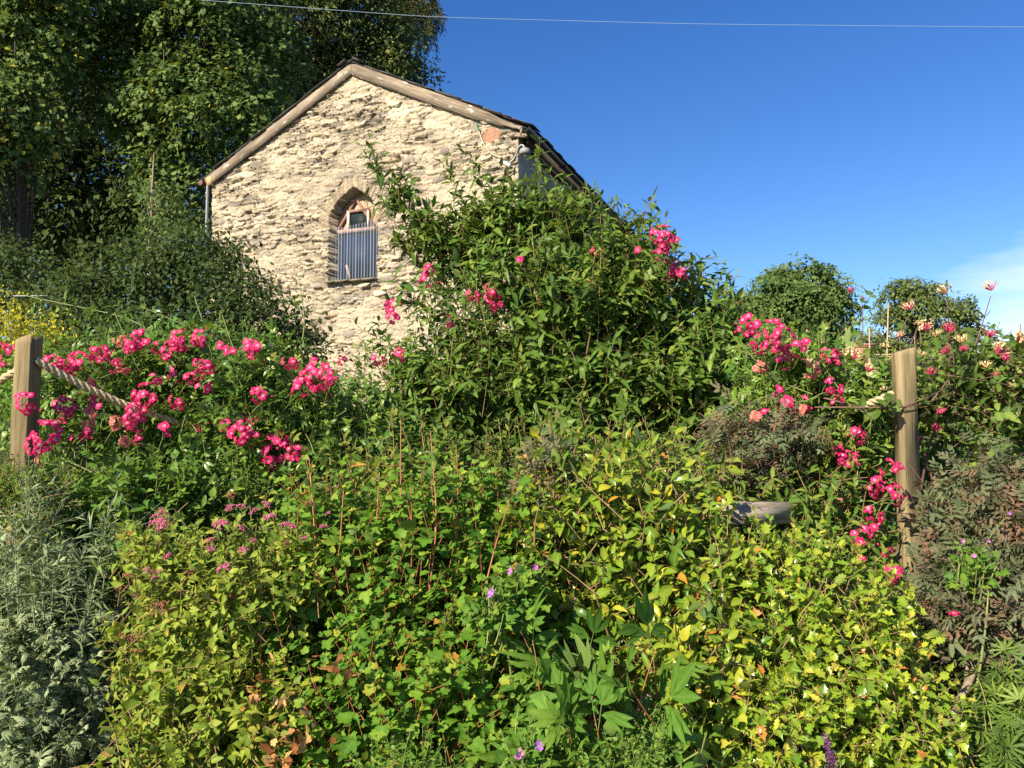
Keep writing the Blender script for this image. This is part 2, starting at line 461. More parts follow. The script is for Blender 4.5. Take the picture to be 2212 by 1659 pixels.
def T_compound(lf, pairs, size, terminal=1.0, ang=60, droop=0.15, y0=0.25, rachis=0.012):
    V = []; T = []; rib = []; n = 0
    items = []
    ys = np.linspace(y0, 0.72, pairs)
    for y in ys:
        for s in (-1, 1):
            items.append((np.array([0, y, -droop * y * y]), s * math.radians(ang), size))
    items.append((np.array([0, 0.74, -droop * 0.5]), 0.0, size * terminal))
    for o, a, sz in items:
        v = lf['V'] * sz
        c, s = math.cos(a), math.sin(a)
        v = np.stack([v[:, 0] * c + v[:, 1] * s, -v[:, 0] * s + v[:, 1] * c, v[:, 2] - 0.12 * abs(s) * v[:, 1]], 1)
        V.append(v + o); T.append(lf['T'] + n); rib.append(lf['rib']); n += len(v)
    v = np.array([[-rachis, 0, 0], [rachis, 0, 0], [rachis * .5, .76, -droop * .55], [-rachis * .5, .76, -droop * .55]])
    V.append(v); T.append(np.array([[0, 1, 2], [0, 2, 3]]) + n); rib.append(np.ones(4))
    return dict(V=np.concatenate(V), T=np.concatenate(T), rib=np.concatenate(rib))


LF = {}
LF['lance'] = T_simple([(0.22, 0.13), (0.5, 0.19), (0.78, 0.115)], 0.35, 0.28)
LF['ovate'] = T_simple([(0.2, 0.2), (0.45, 0.27), (0.75, 0.15)], 0.3, 0.22)
LF['camellia'] = T_simple([(0.15, 0.14), (0.38, 0.23), (0.6, 0.22), (0.85, 0.10)], 0.28, 0.2)
LF['linear'] = T_simple([(0.3, 0.065), (0.65, 0.06)], 0.3, 0.30)
LF['small'] = T_simple([(0.5, 0.27)], 0.3, 0.2)
LF['leaflet'] = T_simple([(0.3, 0.24), (0.65, 0.22)], 0.25, 0.18)
LF['round'] = T_simple([(0.15, 0.26), (0.45, 0.36), (0.78, 0.24)], 0.2, 0.15)
LF['big'] = T_outline([(0, 0.1), (0.2, -0.05), (0.42, 0.05), (0.55, 0.3), (0.48, 0.55), (0.36, 0.75), (0.15, 0.92), (0, 1)], (0, 0.35), 0.25, 0.3)
LF['lobed'] = T_outline([(0, 0.08), (0.14, 0.0), (0.30, 0.05), (0.42, 0.20), (0.40, 0.32), (0.34, 0.36), (0.46, 0.52), (0.44, 0.66), (0.34, 0.68), (0.22, 0.66), (0.20, 0.80), (0.10, 0.93), (0, 1)], (0, 0.38), 0.22, 0.28, 0.08)
LF['holly'] = T_outline([(0, 0), (0.10, 0.10), (0.27, 0.16), (0.18, 0.28), (0.33, 0.40), (0.20, 0.50), (0.30, 0.65), (0.14, 0.74), (0.06, 0.86), (0, 1)], (0, 0.42), 0.45, 0.18)
LF['syc'] = T_outline([(0, 0.1), (0.3, 0.0), (0.45, 0.3), (0.3, 0.4), (0.42, 0.75), (0.14, 0.7), (0, 1)], (0, 0.4), 0.15, 0.25)
LF['rose7'] = T_compound(LF['leaflet'], 2, 0.42, 1.15, 62, 0.35, 0.32)
LF['glauca7'] = T_compound(T_simple([(0.3, 0.19), (0.65, 0.17)], 0.25, 0.18), 3, 0.36, 1.1, 62, 0.3, 0.2)
PE = T_simple([(0.2, 0.10), (0.5, 0.165), (0.8, 0.09)], 0.25, 0.2)


def T_peony():
    V = []; T = []; rib = []; n = 0
    for (o, a, sz) in [((0, .45), 0, .62), ((0.0, .45), 34, .52), ((0.0, .45), -34, .52), ((0.02, .3), 66, .52), ((-0.02, .3), -66, .52), ((.17, .40), 90, .40), ((-.17, .40), -90, .40), ((.08, .36), 112, .36), ((-.08, .36), -112, .36)]:
        v = PE['V'] * sz; a = math.radians(a); c, s = math.cos(a), math.sin(a)
        v = np.stack([v[:, 0] * c + v[:, 1] * s + o[0], -v[:, 0] * s + v[:, 1] * c + o[1], v[:, 2]], 1)
        V.append(v); T.append(PE['T'] + n); rib.append(PE['rib']); n += len(v)
    v = np.array([[-.01, 0, 0], [.01, 0, 0], [.008, .5, 0], [-.008, .5, 0]])
    V.append(v); T.append(np.array([[0, 1, 2], [0, 2, 3]]) + n); rib.append(np.ones(4))
    return dict(V=np.concatenate(V), T=np.concatenate(T), rib=np.concatenate(rib))


def T_palm():
    V = []; T = []; rib = []; n = 0
    lf = T_simple([(0.3, 0.07), (0.65, 0.075)], 0.25, 0.35)
    for k in range(7):
        a = math.radians(-105 + 35 * k); c, s = math.cos(a), math.sin(a)
        v = lf['V'] * 0.75
        v = np.stack([v[:, 0] * c + v[:, 1] * s, -v[:, 0] * s + v[:, 1] * c + .25, v[:, 2]], 1)
        V.append(v); T.append(lf['T'] + n); rib.append(lf['rib']); n += len(v)
    return dict(V=np.concatenate(V), T=np.concatenate(T), rib=np.concatenate(rib))


def T_art():
    V = []; T = []; rib = []; n = 0
    lf = T_simple([(0.35, 0.06), (0.7, 0.05)], 0.3, 0.3)
    for (y, a, sz) in [(0, 0, 1.0), (.3, 32, .5), (.3, -32, .5), (.5, 28, .38), (.5, -28, .38)]:
        a = math.radians(a); c, s = math.cos(a), math.sin(a)
        v = lf['V'] * np.array([1, sz, 1])
        v = np.stack([v[:, 0] * c + v[:, 1] * s, -v[:, 0] * s + v[:, 1] * c + y, v[:, 2] - .3 * y * y], 1)
        V.append(v); T.append(lf['T'] + n); rib.append(lf['rib']); n += len(v)
    return dict(V=np.concatenate(V), T=np.concatenate(T), rib=np.concatenate(rib))


LF['peony'] = T_peony(); LF['palm'] = T_palm(); LF['art'] = T_art()


def put_leaves(t, O, A, Nn, S, rng, droopvar=0.34, tint=None, wvar=0.26):
    """N copies of leaf t as arrays -> V, T, tint, rib"""
    N = len(O)
    A = unit(A); X = unit(np.cross(A, Nn)); Z = np.cross(X, A)
    k = len(t['V'])
    dv = rng.normal(0, droopvar, N)
    wv = 1 + rng.normal(0, wvar, N).clip(-.5, .5)
    x = t['V'][None, :, 0] * wv[:, None]; y = t['V'][None, :, 1]; z = t['V'][None, :, 2] + dv[:, None] * (y ** 2)
    twist = rng.normal(0, 0.5, N)[:, None] * y
    x2 = x * np.cos(twist); z2 = z + x * np.sin(twist)
    V = O[:, None] + S[:, None, None] * (x2[..., None] * X[:, None] + y[..., None] * np.ones((N, 1, 1)) * A[:, None] + z2[..., None] * Z[:, None])
    T = (t['T'][None] + (np.arange(N) * k)[:, None, None]).reshape(-1, 3)
    if tint is None: tint = rng.random(N)
    return V.reshape(-1, 3), T, np.repeat(tint, k), np.tile(t['rib'], N)


def ell(e):
    px, py, Y, rx, ry, rd = e
    return P(px, py, Y), np.array([rx * Y / F, rd, ry * Y / F])


LIGHT = unit(np.array([SUNV[0] * 0.7, SUNV[1] * 0.7, 0.75]))


def make_shoots(env, n, L, rng, front=0.8, up=0.6, out=0.7, shell=0.7, K=6, bend=0.25, jit=0.35, sky=0.25, edge=0.12):
    w = np.array([e[3] * e[4] for e in env], float); w /= w.sum()
    which = rng.choice(len(env), n, p=w)
    C = np.array([ell(e)[0] for e in env])[which]; R = np.array([ell(e)[1] for e in env])[which]
    u = rng.normal(size=(n, 3)); u[:, 2] += sky * np.linalg.norm(u, axis=1)
    u = unit(u)
    fl = rng.random(n) < front
    u[:, 1] = np.where(fl, -np.abs(u[:, 1]), np.abs(u[:, 1]))
    r = np.where(rng.random(n) < shell, rng.uniform(0.78, 1.0 + edge, n), rng.uniform(0.25, 0.8, n))
    tip = C + R * u * r[:, None]
    outw = unit(u / R)
    d = unit(out * outw + up * np.array([0, 0, 1.0]) + jit * rng.normal(size=(n, 3)))
    Ls = L * rng.uniform(0.6, 1.35, n)
    t = np.linspace(-0.95, 0.25, K)
    side = unit(rng.normal(size=(n, 3)))
    pts = tip[:, None] + d[:, None] * (t[None, :, None] * Ls[:, None, None])
    cur = (t + 0.25) ** 2
    pts = pts + bend * Ls[:, None, None] * cur[None, :, None] * (side * 0.6 - outw * 0.2 + np.array([0, 0, -0.6]))[:, None]
    return pts


def leaves_on(sh, m, rng, start=0.1, angle=58, grav=0.25, phyllo='alt', face=0.8, tipsize=0.6, pet=0.0, jit=0.3):
    """positions, axes, normals, relative size and t of m leaves on each shoot"""
    S, K, _ = sh.shape
    t = np.linspace(start, 0.99, m)[None] + rng.normal(0, 0.3 / m, (S, m))
    t = t.clip(0, 0.999)
    if phyllo == 'opp':
        t[:, 1::2] = t[:, 0:-1:2][:, :t[:, 1::2].shape[1]]
    f = t * (K - 1); i = f.astype(int); fr = (f - i)[..., None]
    idx = np.arange(S)[:, None]
    p0 = sh[idx, i]; p1 = sh[idx, i + 1]
    pos = p0 * (1 - fr) + p1 * fr
    d = unit(p1 - p0)
    e1, e2 = frame_from(d)
    k = np.arange(m)[None]
    if phyllo == 'opp':
        az = (k // 2) * (math.pi / 2) + (k % 2) * math.pi + rng.uniform(0, 6.28, (S, 1)) + rng.normal(0, 0.3, (S, m))
    else:
        az = k * 2.39996 + rng.uniform(0, 6.28, (S, 1)) + rng.normal(0, 0.4, (S, m))
    rad = np.cos(az)[..., None] * e1 + np.sin(az)[..., None] * e2
    al = np.radians(angle) * (1.15 - 0.55 * t[..., None] ** 3) + rng.normal(0, 0.18, (S, m, 1))
    ax = unit(np.cos(al) * d + np.sin(al) * rad + np.array([0, 0, -1.0]) * grav * (1.1 - t[..., None]) + jit * 0.5 * rng.normal(size=(S, m, 3)))
    nn = unit(d - ax * np.sum(d * ax, -1, keepdims=True))
    nn = unit(nn + 1.35 * face * LIGHT + jit * rng.normal(size=(S, m, 3)))
    sz = (1 - (1 - tipsize) * t ** 4) * rng.choice([.45, .7, .85, 1.0, 1.15], (S, m)) * rng.uniform(.9, 1.1, (S, m))
    pos = pos + ax * pet
    return pos.reshape(-1, 3), ax.reshape(-1, 3), nn.reshape(-1, 3), sz.ravel(), t.ravel()


def branchwork(base, targets, rng, r0=0.02, K=7, sides=5, spread=0.1):
    """tapering curved branches from the base up to the targets"""
    S = len(targets)
    t = np.linspace(0, 1, K)
    b = np.asarray(base)[None] + rng.normal(0, spread, (S, 3)) * np.array([1, 1, 0.0])
    ctrl = b + (targets - b) * np.array([0.35, 0.35, 0.7]) + rng.normal(0, 0.06, (S, 3))
    pts = ((1 - t) ** 2)[None, :, None] * b[:, None] + (2 * t * (1 - t))[None, :, None] * ctrl[:, None] + (t ** 2)[None, :, None] * targets[:, None]
    R = r0 * (1 - 0.75 * t)[None] * rng.uniform(0.6, 1.2, (S, 1))
    return tubes(pts, R, sides)


def plant(name, label, cat, env, n, L, m, leaf, size, mat, stem_mat, seed, group=None, base=None, nb=10, explicit=(), ex_m=30, ex_side=6,
          stem_r=0.0035, sopt=None, lopt=None, tint=None, br=0.014, smooth_leaf=False, ex_leaf=None, ex_size=None, ex_lopt=None):
    rng = np.random.default_rng(seed)
    sopt = sopt or {}; lopt = dict(lopt or {}); lopt['start'] = .25
    cs = np.array([ell(e)[0] for e in env])
    if base is None:
        base = [cs[:, 0].mean(), cs[:, 1].mean() + 0.1]
    bz = float(gz(base[0], base[1]))
    root = thing(name, label, cat, (base[0], base[1], bz), 0, group)
    g = Geo(); st = Geo()
    sh = make_shoots(env, n, L, rng, **sopt)
    packs = [(sh, m, 0)]
    for e in explicit:
        pts = np.array([P(*q) for q in e])
        ln = np.linalg.norm(np.diff(pts, axis=0), axis=1).sum()
        long = resample(pts, 12)
        V, Q = tubes(long[None], np.linspace(stem_r * 1.5, stem_r * 0.7, 12), 5); st.add(V, Q=Q)
        packs.append((long[None], max(6, int(ex_m * ln)), 1))
        if ex_side:
            ns = int(ex_side * ln)
            if ns:
                tt = rng.uniform(0.15, 0.95, ns); ii = (tt * 11).astype(int)
                o = long[ii]; dd = unit(long[ii + 1 - (ii >= 11)] - long[ii] + 1e-6)
                dd = unit(dd + 0.7 * rng.normal(size=(ns, 3)) + np.array([0, 0, .25]))
                ls = L * rng.uniform(0.4, 0.9, ns)
                q = np.linspace(0, 1, 6)
                packs.append((o[:, None] + dd[:, None] * (q[None, :, None] * ls[:, None, None]), max(4, int(m * 0.6)), 1))
    for s_, mm, ex in packs:
        pos, ax, nn, sz, t = leaves_on(s_, mm, rng, **(ex_lopt if ex and ex_lopt else lopt))
        ti = rng.random(len(pos)) if tint is None else tint(rng, t, pos)
        ti = np.where(ti > .9, ti, np.clip(ti + np.repeat(rng.normal(0, .14, len(s_)), mm), 0, .93))
        V, T, a, b = put_leaves(LF[(ex_leaf or leaf) if ex else leaf], pos, ax, nn, ((ex_size or size) if ex else size) * sz, rng, tint=ti)
        g.add(V, T=T, tint=a, rib=b)
        K = s_.shape[1]
        V, Q = tubes(s_, np.linspace(stem_r * .8, stem_r * 0.4, K), 3 if n > 1500 else 4); st.add(V, Q=Q)
    g.build('foliage', mat, root, smooth_leaf)
    if nb:
        pick = sh[rng.choice(len(sh), min(nb, len(sh)), False), 0]
        V, Q = branchwork((base[0], base[1], bz), pick, rng, br); st.add(V, Q=Q)
    st.build('stem', stem_mat, root, True)
    return root


# ------------------------------------------------------------------ ground
def ground():
    def axis(lo, hi, fine_lo, fine_hi, step):
        return np.unique(np.concatenate([-np.geomspace(-fine_lo, -lo, 25), np.arange(fine_lo, fine_hi + step, step), np.geomspace(fine_hi, hi, 25)]))
    xs = axis(-3000, 3000, -30, 30, 0.6); ys = axis(-3000, 3000, -12, 50, 0.6)
    X, Y = np.meshgrid(xs, ys)
    Z = gz(X, Y) + 0.06 * (fbm(X * 1.3, Y * 1.3, 5) - 0.5)
    V = np.stack([X, Y, Z], -1).reshape(-1, 3)
    ny, nx = X.shape
    i = np.arange(ny - 1)[:, None] * nx + np.arange(nx - 1)[None]
    Q = np.stack([i, i + 1, i + nx + 1, i + nx], -1).reshape(-1, 4)
    m = plain_mat('earth', (0.035, 0.028, 0.018), (0.045, 0.06, 0.02), 1.5, 0.95, 0.1, 0.6, bscale=12)
    o = mk('ground', V, [Q], m, None, None, True)
    tag(o, kind='structure')


ground()

# ------------------------------------------------------------------ the stone barn
TH = math.radians(-22.5)
GX = np.array([math.cos(TH), math.sin(TH), 0]); GY = np.array([-math.sin(TH), math.cos(TH), 0])
HO = np.array([-2.90, 13.44, 1.75])
HW = 3.25


def gl(px, py, off=0.0):
    """pixel -> (x, z) on the gable plane of the barn (plane pushed back by off)"""
    a = (px - CX) / F; b = -(py - CY) / F
    d = np.array([a, cp - b * sp_, sp_ + b * cp])
    o = HO + GY * off
    t = ((o - EYE) @ GY) / (d @ GY)
    p = EYE + d * t - HO
    return float(p @ GX), float(p[2])


house = thing('stone_barn', 'old slate-stone barn with a pointed gable, arched window and slate roof', 'barn', HO, TH)
Z_EV = 0.5 * (gl(1118, 285)[1] + gl(447, 400)[1])
Z_AP = gl(752, 160)[1]


def roofline(x):
    return Z_AP - (Z_AP - Z_EV) * np.abs(x) / HW


# window opening
wl = gl(710, 600)[0]; wr = gl(815, 600)[0]
w_sill = gl(765, 606)[1]; w_spring = gl(765, 472)[1]; w_apex = gl(763, 404)[1]
w_cx = (wl + wr) / 2; w_hw = (wr - wl) / 2


def win_half(z):
    """half width of the pointed opening at height z"""
    t = np.clip((z - w_spring) / (w_apex - w_spring), 0, 1)
    H_ = w_apex - w_spring; r_ = (w_hw ** 2 + H_ ** 2) / (2 * w_hw) * 3.2; k_ = (np.sqrt(r_ ** 2 - (t * H_) ** 2) - np.sqrt(r_ ** 2 - H_ ** 2)) / (r_ - np.sqrt(r_ ** 2 - H_ ** 2))
    return np.where(z < w_sill, -1, np.where(z > w_apex, -1, w_hw * k_))


def stone_wall():
    st = 0.0118
    xs = np.arange(-HW, HW + st * .5, st); zs = np.arange(-0.4, Z_AP + 0.05, st)
    X, Z = np.meshgrid(xs, zs)
    rng = np.random.default_rng(11)
    warp = 0.14 * (fbm(X * 0.5, Z * 0.9, 3) - 0.5) + 0.05 * (fbm(X * 2.1, Z * 2.4, 9) - 0.5) + 0.035 * (fbm(X * 8, Z * 6, 10) - .5) + 0.02 * X
    blk = np.floor(X * 1.6 + 1.2 * vnoise(X * 0 + 2, Z * 1.5, 12))
    warp = warp + 0.05 * (vnoise(blk * 3.31, np.floor(Z * 1.1 + .6 * vnoise(X * 1.5, Z * 0, 14)) * 2.7, 13) - .5)
    Zw = Z + warp
    xr, zr = X.ravel(), Z.ravel(); zw = Zw.ravel()
    xw = xr + 0.05 * (fbm(xr * 6, zr * 6, 17) - .5) + 0.02 * (vnoise(xr * 22, zr * 22, 18) - .5)
    zw2 = zw + 0.022 * (fbm(xr * 9, zr * 12, 19) - .5)

    def cells(sx, sz, seed):
        """nearest and second nearest of jittered stone centres -> id, gap to the next stone, height inside the stone"""
        rs = np.random.default_rng(seed); tj = rs.random((512, 64, 3))
        u = xw / sx + 40; v = zw2 / sz + 40
        vi = np.floor(v).astype(int)
        best = np.full(len(u), 9e9); sec = np.full(len(u), 9e9); bid = np.zeros(len(u), int); bv = np.zeros(len(u))
        for dv in (-1, 0, 1):
            r = vi + dv
            uo = u + 0.5 * (r % 2) + tj[r % 512, 0, 2] * .7
            ui = np.floor(uo).astype(int)
            for du in (-1, 0, 1):
                c = ui + du
                q = tj[r % 512, c % 64]
                dx = uo - (c + .15 + .7 * q[:, 0]); dz = v - (r + .25 + .5 * q[:, 1])
                d = np.sqrt((dx * .85) ** 2 + (dz * 1.0) ** 2)
                d = np.maximum(d, .72 * (np.abs(dx) * .85 + np.abs(dz)))
                nb = d < best
                sec = np.where(nb, best, np.minimum(sec, d))
                bid = np.where(nb, (r % 512) * 64 + c % 64, bid); bv = np.where(nb, dz, bv); best = np.where(nb, d, best)
        return bid, sec - best, bv

    ida, ga, va = cells(.30, .078, 201); idb, gb, vb = cells(.17, .042, 202)
    usea = vnoise(ida * .37, ida * 0 + 1.5, 203) > .60
    sid = np.where(usea, ida, idb + 40000); gap = np.where(usea, ga, gb * .8); vv = np.where(usea, va, vb)
    rr_ = np.random.default_rng(77); NN = 80000
    q = rr_.random(NN)
    pr = np.where(q < .46, rr_.normal(.006, .008, NN), np.where(q < .82, rr_.uniform(.014, .042, NN), np.where(q < .92, rr_.uniform(.04, .075, NN), rr_.uniform(-.05, -.02, NN))))
    colr = rr_.random(NN); gd = np.where(rr_.random(NN) < .55, rr_.uniform(-.02, .018, NN), rr_.uniform(.03, .075, NN)); drk = rr_.random(NN)
    joint = smooth(0.0, .16, gap)
    prof = np.clip(.80 - .62 * vv, .15, 1.15)
    h = pr[sid] * prof * joint - np.clip(gd[sid], 0, 1) * (1 - smooth(.02, .13, gap)) * np.where(vv < 0, 1.0, .35)
    ingap = gap < .05
    # smeared lime mortar in patches
    sm = smooth(0.42, 0.62, fbm(X.ravel() * 1.1 + 3, Z.ravel() * 1.6, 41) + 0.22 * (fbm(X.ravel() * 6, Z.ravel() * 9, 43) - .5))
    rough = 0.020 * (fbm(X.ravel() * 14, Z.ravel() * 22, 51) - .5) + 0.016 * (vnoise(X.ravel() * 45, Z.ravel() * 60, 53) - .5)
    h = h * (1 - 0.68 * sm) + sm * 0.010 + rough + 0.05 * (fbm(X.ravel() * .8, Z.ravel() * .8, 61) - .5)
    # a few big rough stones
    big = np.zeros_like(h); bigt = np.zeros_like(h)
    for k in range(95):
        bx, bz_ = rng.uniform(-3.1, 3.1), rng.uniform(1.0, Z_AP - .5); a, b = rng.uniform(.06, .19), rng.uniform(.03, .075)
        q = ((X.ravel() - bx) / a) ** 2 + ((Zw.ravel() - bz_) / b) ** 2 + 0.9 * (fbm(X.ravel() * 9, Z.ravel() * 9, 71) - .5)
        mm = q < 1
        big = np.where(mm, np.maximum(big, np.sqrt(np.clip(1 - q, 0, 1)) * .05), big); bigt = np.where(mm, rng.uniform(0.2, 1.0), bigt)
    h = np.where(big > 0, np.maximum(h, big - 0.01), h)
    # window: pushed back inside the opening, voussoirs round it
    jitter = 0.035 * (vnoise(Z.ravel() * 22, X.ravel() * 0 + 3, 81) - .5) + 0.02 * (vnoise(Z.ravel() * 50, X.ravel() * 0 + 9, 83) - .5)
    half = win_half(Z.ravel()) + jitter
    inside = (np.abs(X.ravel() - w_cx) < half) & (Z.ravel() > w_sill) & (Z.ravel() < w_apex)
    # arch stones: radial pattern
    ring = (np.abs(X.ravel() - w_cx) < (win_half(np.minimum(Z.ravel() - 0.10, w_apex)) + 0.14 + .10 * vnoise(np.floor(Z.ravel() * 9), Z.ravel() * 0, 88))) & (Z.ravel() > w_spring - .1) & (Z.ravel() < w_apex + .2) & ~inside
    ang = np.arctan2(X.ravel() - w_cx, Z.ravel() - w_spring + .3)
    vs = np.floor(ang * 9 + .3 * vnoise(Z.ravel() * 6, X.ravel() * 6, 87)); vf = ang * 9 - vs
    hv = 0.012 + 0.022 * vnoise(vs * 3.7, vs * 0 + .5, 91) - 0.02 * (np.abs(vf - .5) > .42) + rough
    h = np.where(ring, hv, h)
    y = np.where(inside, 0.26, -h)
    V = np.stack([X.ravel(), y, Z.ravel()], -1)
    # pigment
    mort = np.array([0.46, 0.385, 0.27])
    pal = .80 * np.array([[0.52, 0.43, 0.30], [0.46, 0.38, 0.265], [0.56, 0.47, 0.34], [0.38, 0.32, 0.24], [0.48, 0.385, 0.265], [0.28, 0.24, 0.19], [0.58, 0.49, 0.36]])
    cs = pal[(colr[sid] * len(pal)).astype(int).clip(0, len(pal) - 1)]
    cs = np.where((drk[sid] > .86)[:, None], cs * 0.6, cs)
    c = cs * (1 - .7 * sm)[:, None] + mort * (.7 * sm)[:, None]
    c = np.where((ingap & (sm < .5))[:, None], c * 0.75, c)
    bc = np.array([[0.33, 0.27, 0.20], [0.27, 0.23, 0.18], [0.42, 0.32, 0.22]])
    c = np.where((big > 0)[:, None], bc[(bigt * 3).astype(int).clip(0, 2)], c)
    c = np.where(ring[:, None], np.array([0.36, 0.285, 0.195]) * (0.6 + .7 * vnoise(vs * 2.1, vs * 0, 97))[:, None], c)
    # white lime splashes and big lime patches under the right verge
    wsp = vnoise(X.ravel() * 7, Z.ravel() * 9, 101) * vnoise(X.ravel() * 16, Z.ravel() * 20, 103)
    c = np.where((wsp > .76)[:, None], np.array([.60, .55, .45]), c)
    lp = (np.abs(roofline(X.ravel()) - Z.ravel() - 0.42) < 0.16 + .25 * (fbm(X.ravel() * 3, Z.ravel() * 3, 107) - .5)) & (X.ravel() > 0.7) & (X.ravel() < 2.3) & (fbm(X.ravel() * 3, Z.ravel() * 3, 109) > .48)
    c = np.where(lp[:, None], np.array([.54, .47, .33]), c)
    px0, pz0 = gl(1060, 293)
    pk = (((X.ravel() - px0) / .17) ** 2 + ((Z.ravel() - pz0) / .13) ** 2 + 1.6 * (fbm(X.ravel() * 8, Z.ravel() * 8, 111) - .5)) < .8
    c = np.where(pk[:, None], np.array([.36, .19, .12]), c); V[:, 1] = np.where(pk, -0.012 - .4 * rough, V[:, 1])
    mott = 0.68 + 0.62 * fbm(X.ravel() * 2.0, Z.ravel() * 2.5, 113)
    c = c * mott[:, None]
    nz, nx = X.shape
    i = (np.arange(nz - 1)[:, None] * nx + np.arange(nx - 1)[None])
    cz = Z[:-1, :-1] + st / 2; cxx = X[:-1, :-1] + st / 2
    keep = (cz < roofline(cxx) + 0.03)
    Q = np.stack([i, i + 1, i + nx + 1, i + nx], -1)[keep]
    # drop unused vertices
    used = np.unique(Q); mp = np.full(len(V), -1); mp[used] = np.arange(len(used))
    m, n, N, L = new_mat('rubble_stone')
    out = N.new('ShaderNodeOutputMaterial'); pb = N.new('ShaderNodeBsdfPrincipled'); pb.inputs['Roughness'].default_value = 0.92
    pb.inputs['Specular IOR Level'].default_value = 0.15
    at = N.new('ShaderNodeAttribute'); at.attribute_name = 'pigment'
    tc = N.new('ShaderNodeTexCoord'); nzt = N.new('ShaderNodeTexNoise'); nzt.inputs['Scale'].default_value = 22; nzt.inputs['Detail'].default_value = 6
    L.new(tc.outputs['Object'], nzt.inputs['Vector'])
    hs_ = N.new('ShaderNodeHueSaturation'); mr = N.new('ShaderNodeMapRange'); mr.inputs['To Min'].default_value = .55; mr.inputs['To Max'].default_value = 1.45
    L.new(nzt.outputs['Fac'], mr.inputs['Value']); L.new(mr.outputs[0], hs_.inputs['Value']); L.new(at.outputs['Color'], hs_.inputs['Color'])
    L.new(hs_.outputs[0], pb.inputs['Base Color'])
    bn = N.new('ShaderNodeTexNoise'); bn.inputs['Scale'].default_value = 55; bn.inputs['Detail'].default_value = 4
    L.new(tc.outputs['Object'], bn.inputs['Vector'])
    bp = N.new('ShaderNodeBump'); bp.inputs['Strength'].default_value = .5; bp.inputs['Distance'].default_value = .012
    L.new(bn.outputs['Fac'], bp.inputs['Height']); L.new(bp.outputs[0], pb.inputs['Normal']); L.new(pb.outputs[0], out.inputs['Surface'])
    mk('gable_wall', V[used], [mp[Q]], m, house, {'pigment': c[used]}, False, None, True)


stone_wall()
M['weather_wood'] = plain_mat('weathered_board', (0.20, 0.15, 0.105), (0.38, 0.30, 0.22), 6, 0.85, 0.2, 0.5, (1.2, 6, 9), 14)
M['slate'] = plain_mat('roof_slate', (0.045, 0.042, 0.04), (0.10, 0.092, 0.082), 5, 0.7, 0.35, 0.4, bscale=30)
M['side_wall'] = plain_mat('grey_render', (0.22, 0.185, 0.14), (0.52, 0.46, 0.37), 4, 0.9, 0.15, 0.8, bscale=9)
M['gutter'] = plain_mat('black_plastic', (0.018, 0.018, 0.018), (0.03, 0.03, 0.03), 9, 0.42, 0.5)
M['pipe_grey'] = plain_mat('grey_pipe', (0.22, 0.23, 0.24), (0.30, 0.31, 0.32), 9, 0.45, 0.4)
M['metal_grey'] = plain_mat('grey_metal', (0.30, 0.30, 0.29), (0.45, 0.45, 0.43), 9, 0.5, 0.4)
DEPTH = 13.0


def board_mat(rot, sc_=(1.1, 5, 26), stops=None, lichen=.64):
    """grey weathered plank: long grain, cracks, pale lichen spots"""
    m, n, N, L = new_mat('weathered_barge_board')
    out = N.new('ShaderNodeOutputMaterial'); pb = N.new('ShaderNodeBsdfPrincipled'); pb.inputs['Roughness'].default_value = .9; pb.inputs['Specular IOR Level'].default_value = .15
    tc = N.new('ShaderNodeTexCoord'); vr = N.new('ShaderNodeVectorRotate'); vr.rotation_type = 'Y_AXIS'; vr.inputs['Angle'].default_value = rot
    mp = N.new('ShaderNodeMapping'); mp.inputs['Scale'].default_value = sc_
    L.new(tc.outputs['Object'], vr.inputs['Vector']); L.new(vr.outputs[0], mp.inputs['Vector'])
    g1 = N.new('ShaderNodeTexNoise'); g1.inputs['Scale'].default_value = 2.2; g1.inputs['Detail'].default_value = 7; g1.inputs['Roughness'].default_value = .7
    L.new(mp.outputs[0], g1.inputs['Vector'])
    r1 = ramp(N, stops or [(.30, (.075, .055, .038)), (.42, (.19, .145, .10)), (.56, (.30, .24, .175)), (.72, (.40, .335, .26))]); L.new(g1.outputs['Fac'], r1.inputs['Fac'])
    g2 = N.new('ShaderNodeTexNoise'); g2.inputs['Scale'].default_value = 1.1; g2.inputs['Detail'].default_value = 3; L.new(vr.outputs[0], g2.inputs['Vector'])
    hs = N.new('ShaderNodeHueSaturation'); mr = N.new('ShaderNodeMapRange'); mr.inputs['From Min'].default_value = .3; mr.inputs['From Max'].default_value = .7; mr.inputs['To Min'].default_value = .6; mr.inputs['To Max'].default_value = 1.3
    L.new(g2.outputs['Fac'], mr.inputs['Value']); L.new(mr.outputs[0], hs.inputs['Value']); L.new(r1.outputs['Color'], hs.inputs['Color'])
    m2 = N.new('ShaderNodeMapping'); m2.inputs['Scale'].default_value = (4, 4, 11); L.new(vr.outputs[0], m2.inputs['Vector'])
    g3 = N.new('ShaderNodeTexNoise'); g3.inputs['Scale'].default_value = 1.6; g3.inputs['Detail'].default_value = 3; L.new(m2.outputs[0], g3.inputs['Vector'])
    r3 = ramp(N, [(lichen, (0, 0, 0)), (lichen + .05, (1, 1, 1))]); L.new(g3.outputs['Fac'], r3.inputs['Fac'])
    mx = N.new('ShaderNodeMix'); mx.data_type = 'RGBA'; mx.inputs['B'].default_value = (.52, .48, .40, 1)
    L.new(r3.outputs['Color'], mx.inputs['Factor']); L.new(hs.outputs['Color'], mx.inputs['A']); L.new(mx.outputs['Result'], pb.inputs['Base Color'])
    bp = N.new('ShaderNodeBump'); bp.inputs['Strength'].default_value = .5; bp.inputs['Distance'].default_value = .012; L.new(g1.outputs['Fac'], bp.inputs['Height']); L.new(bp.outputs[0], pb.inputs['Normal'])
    L.new(pb.outputs[0], out.inputs['Surface'])
    return m


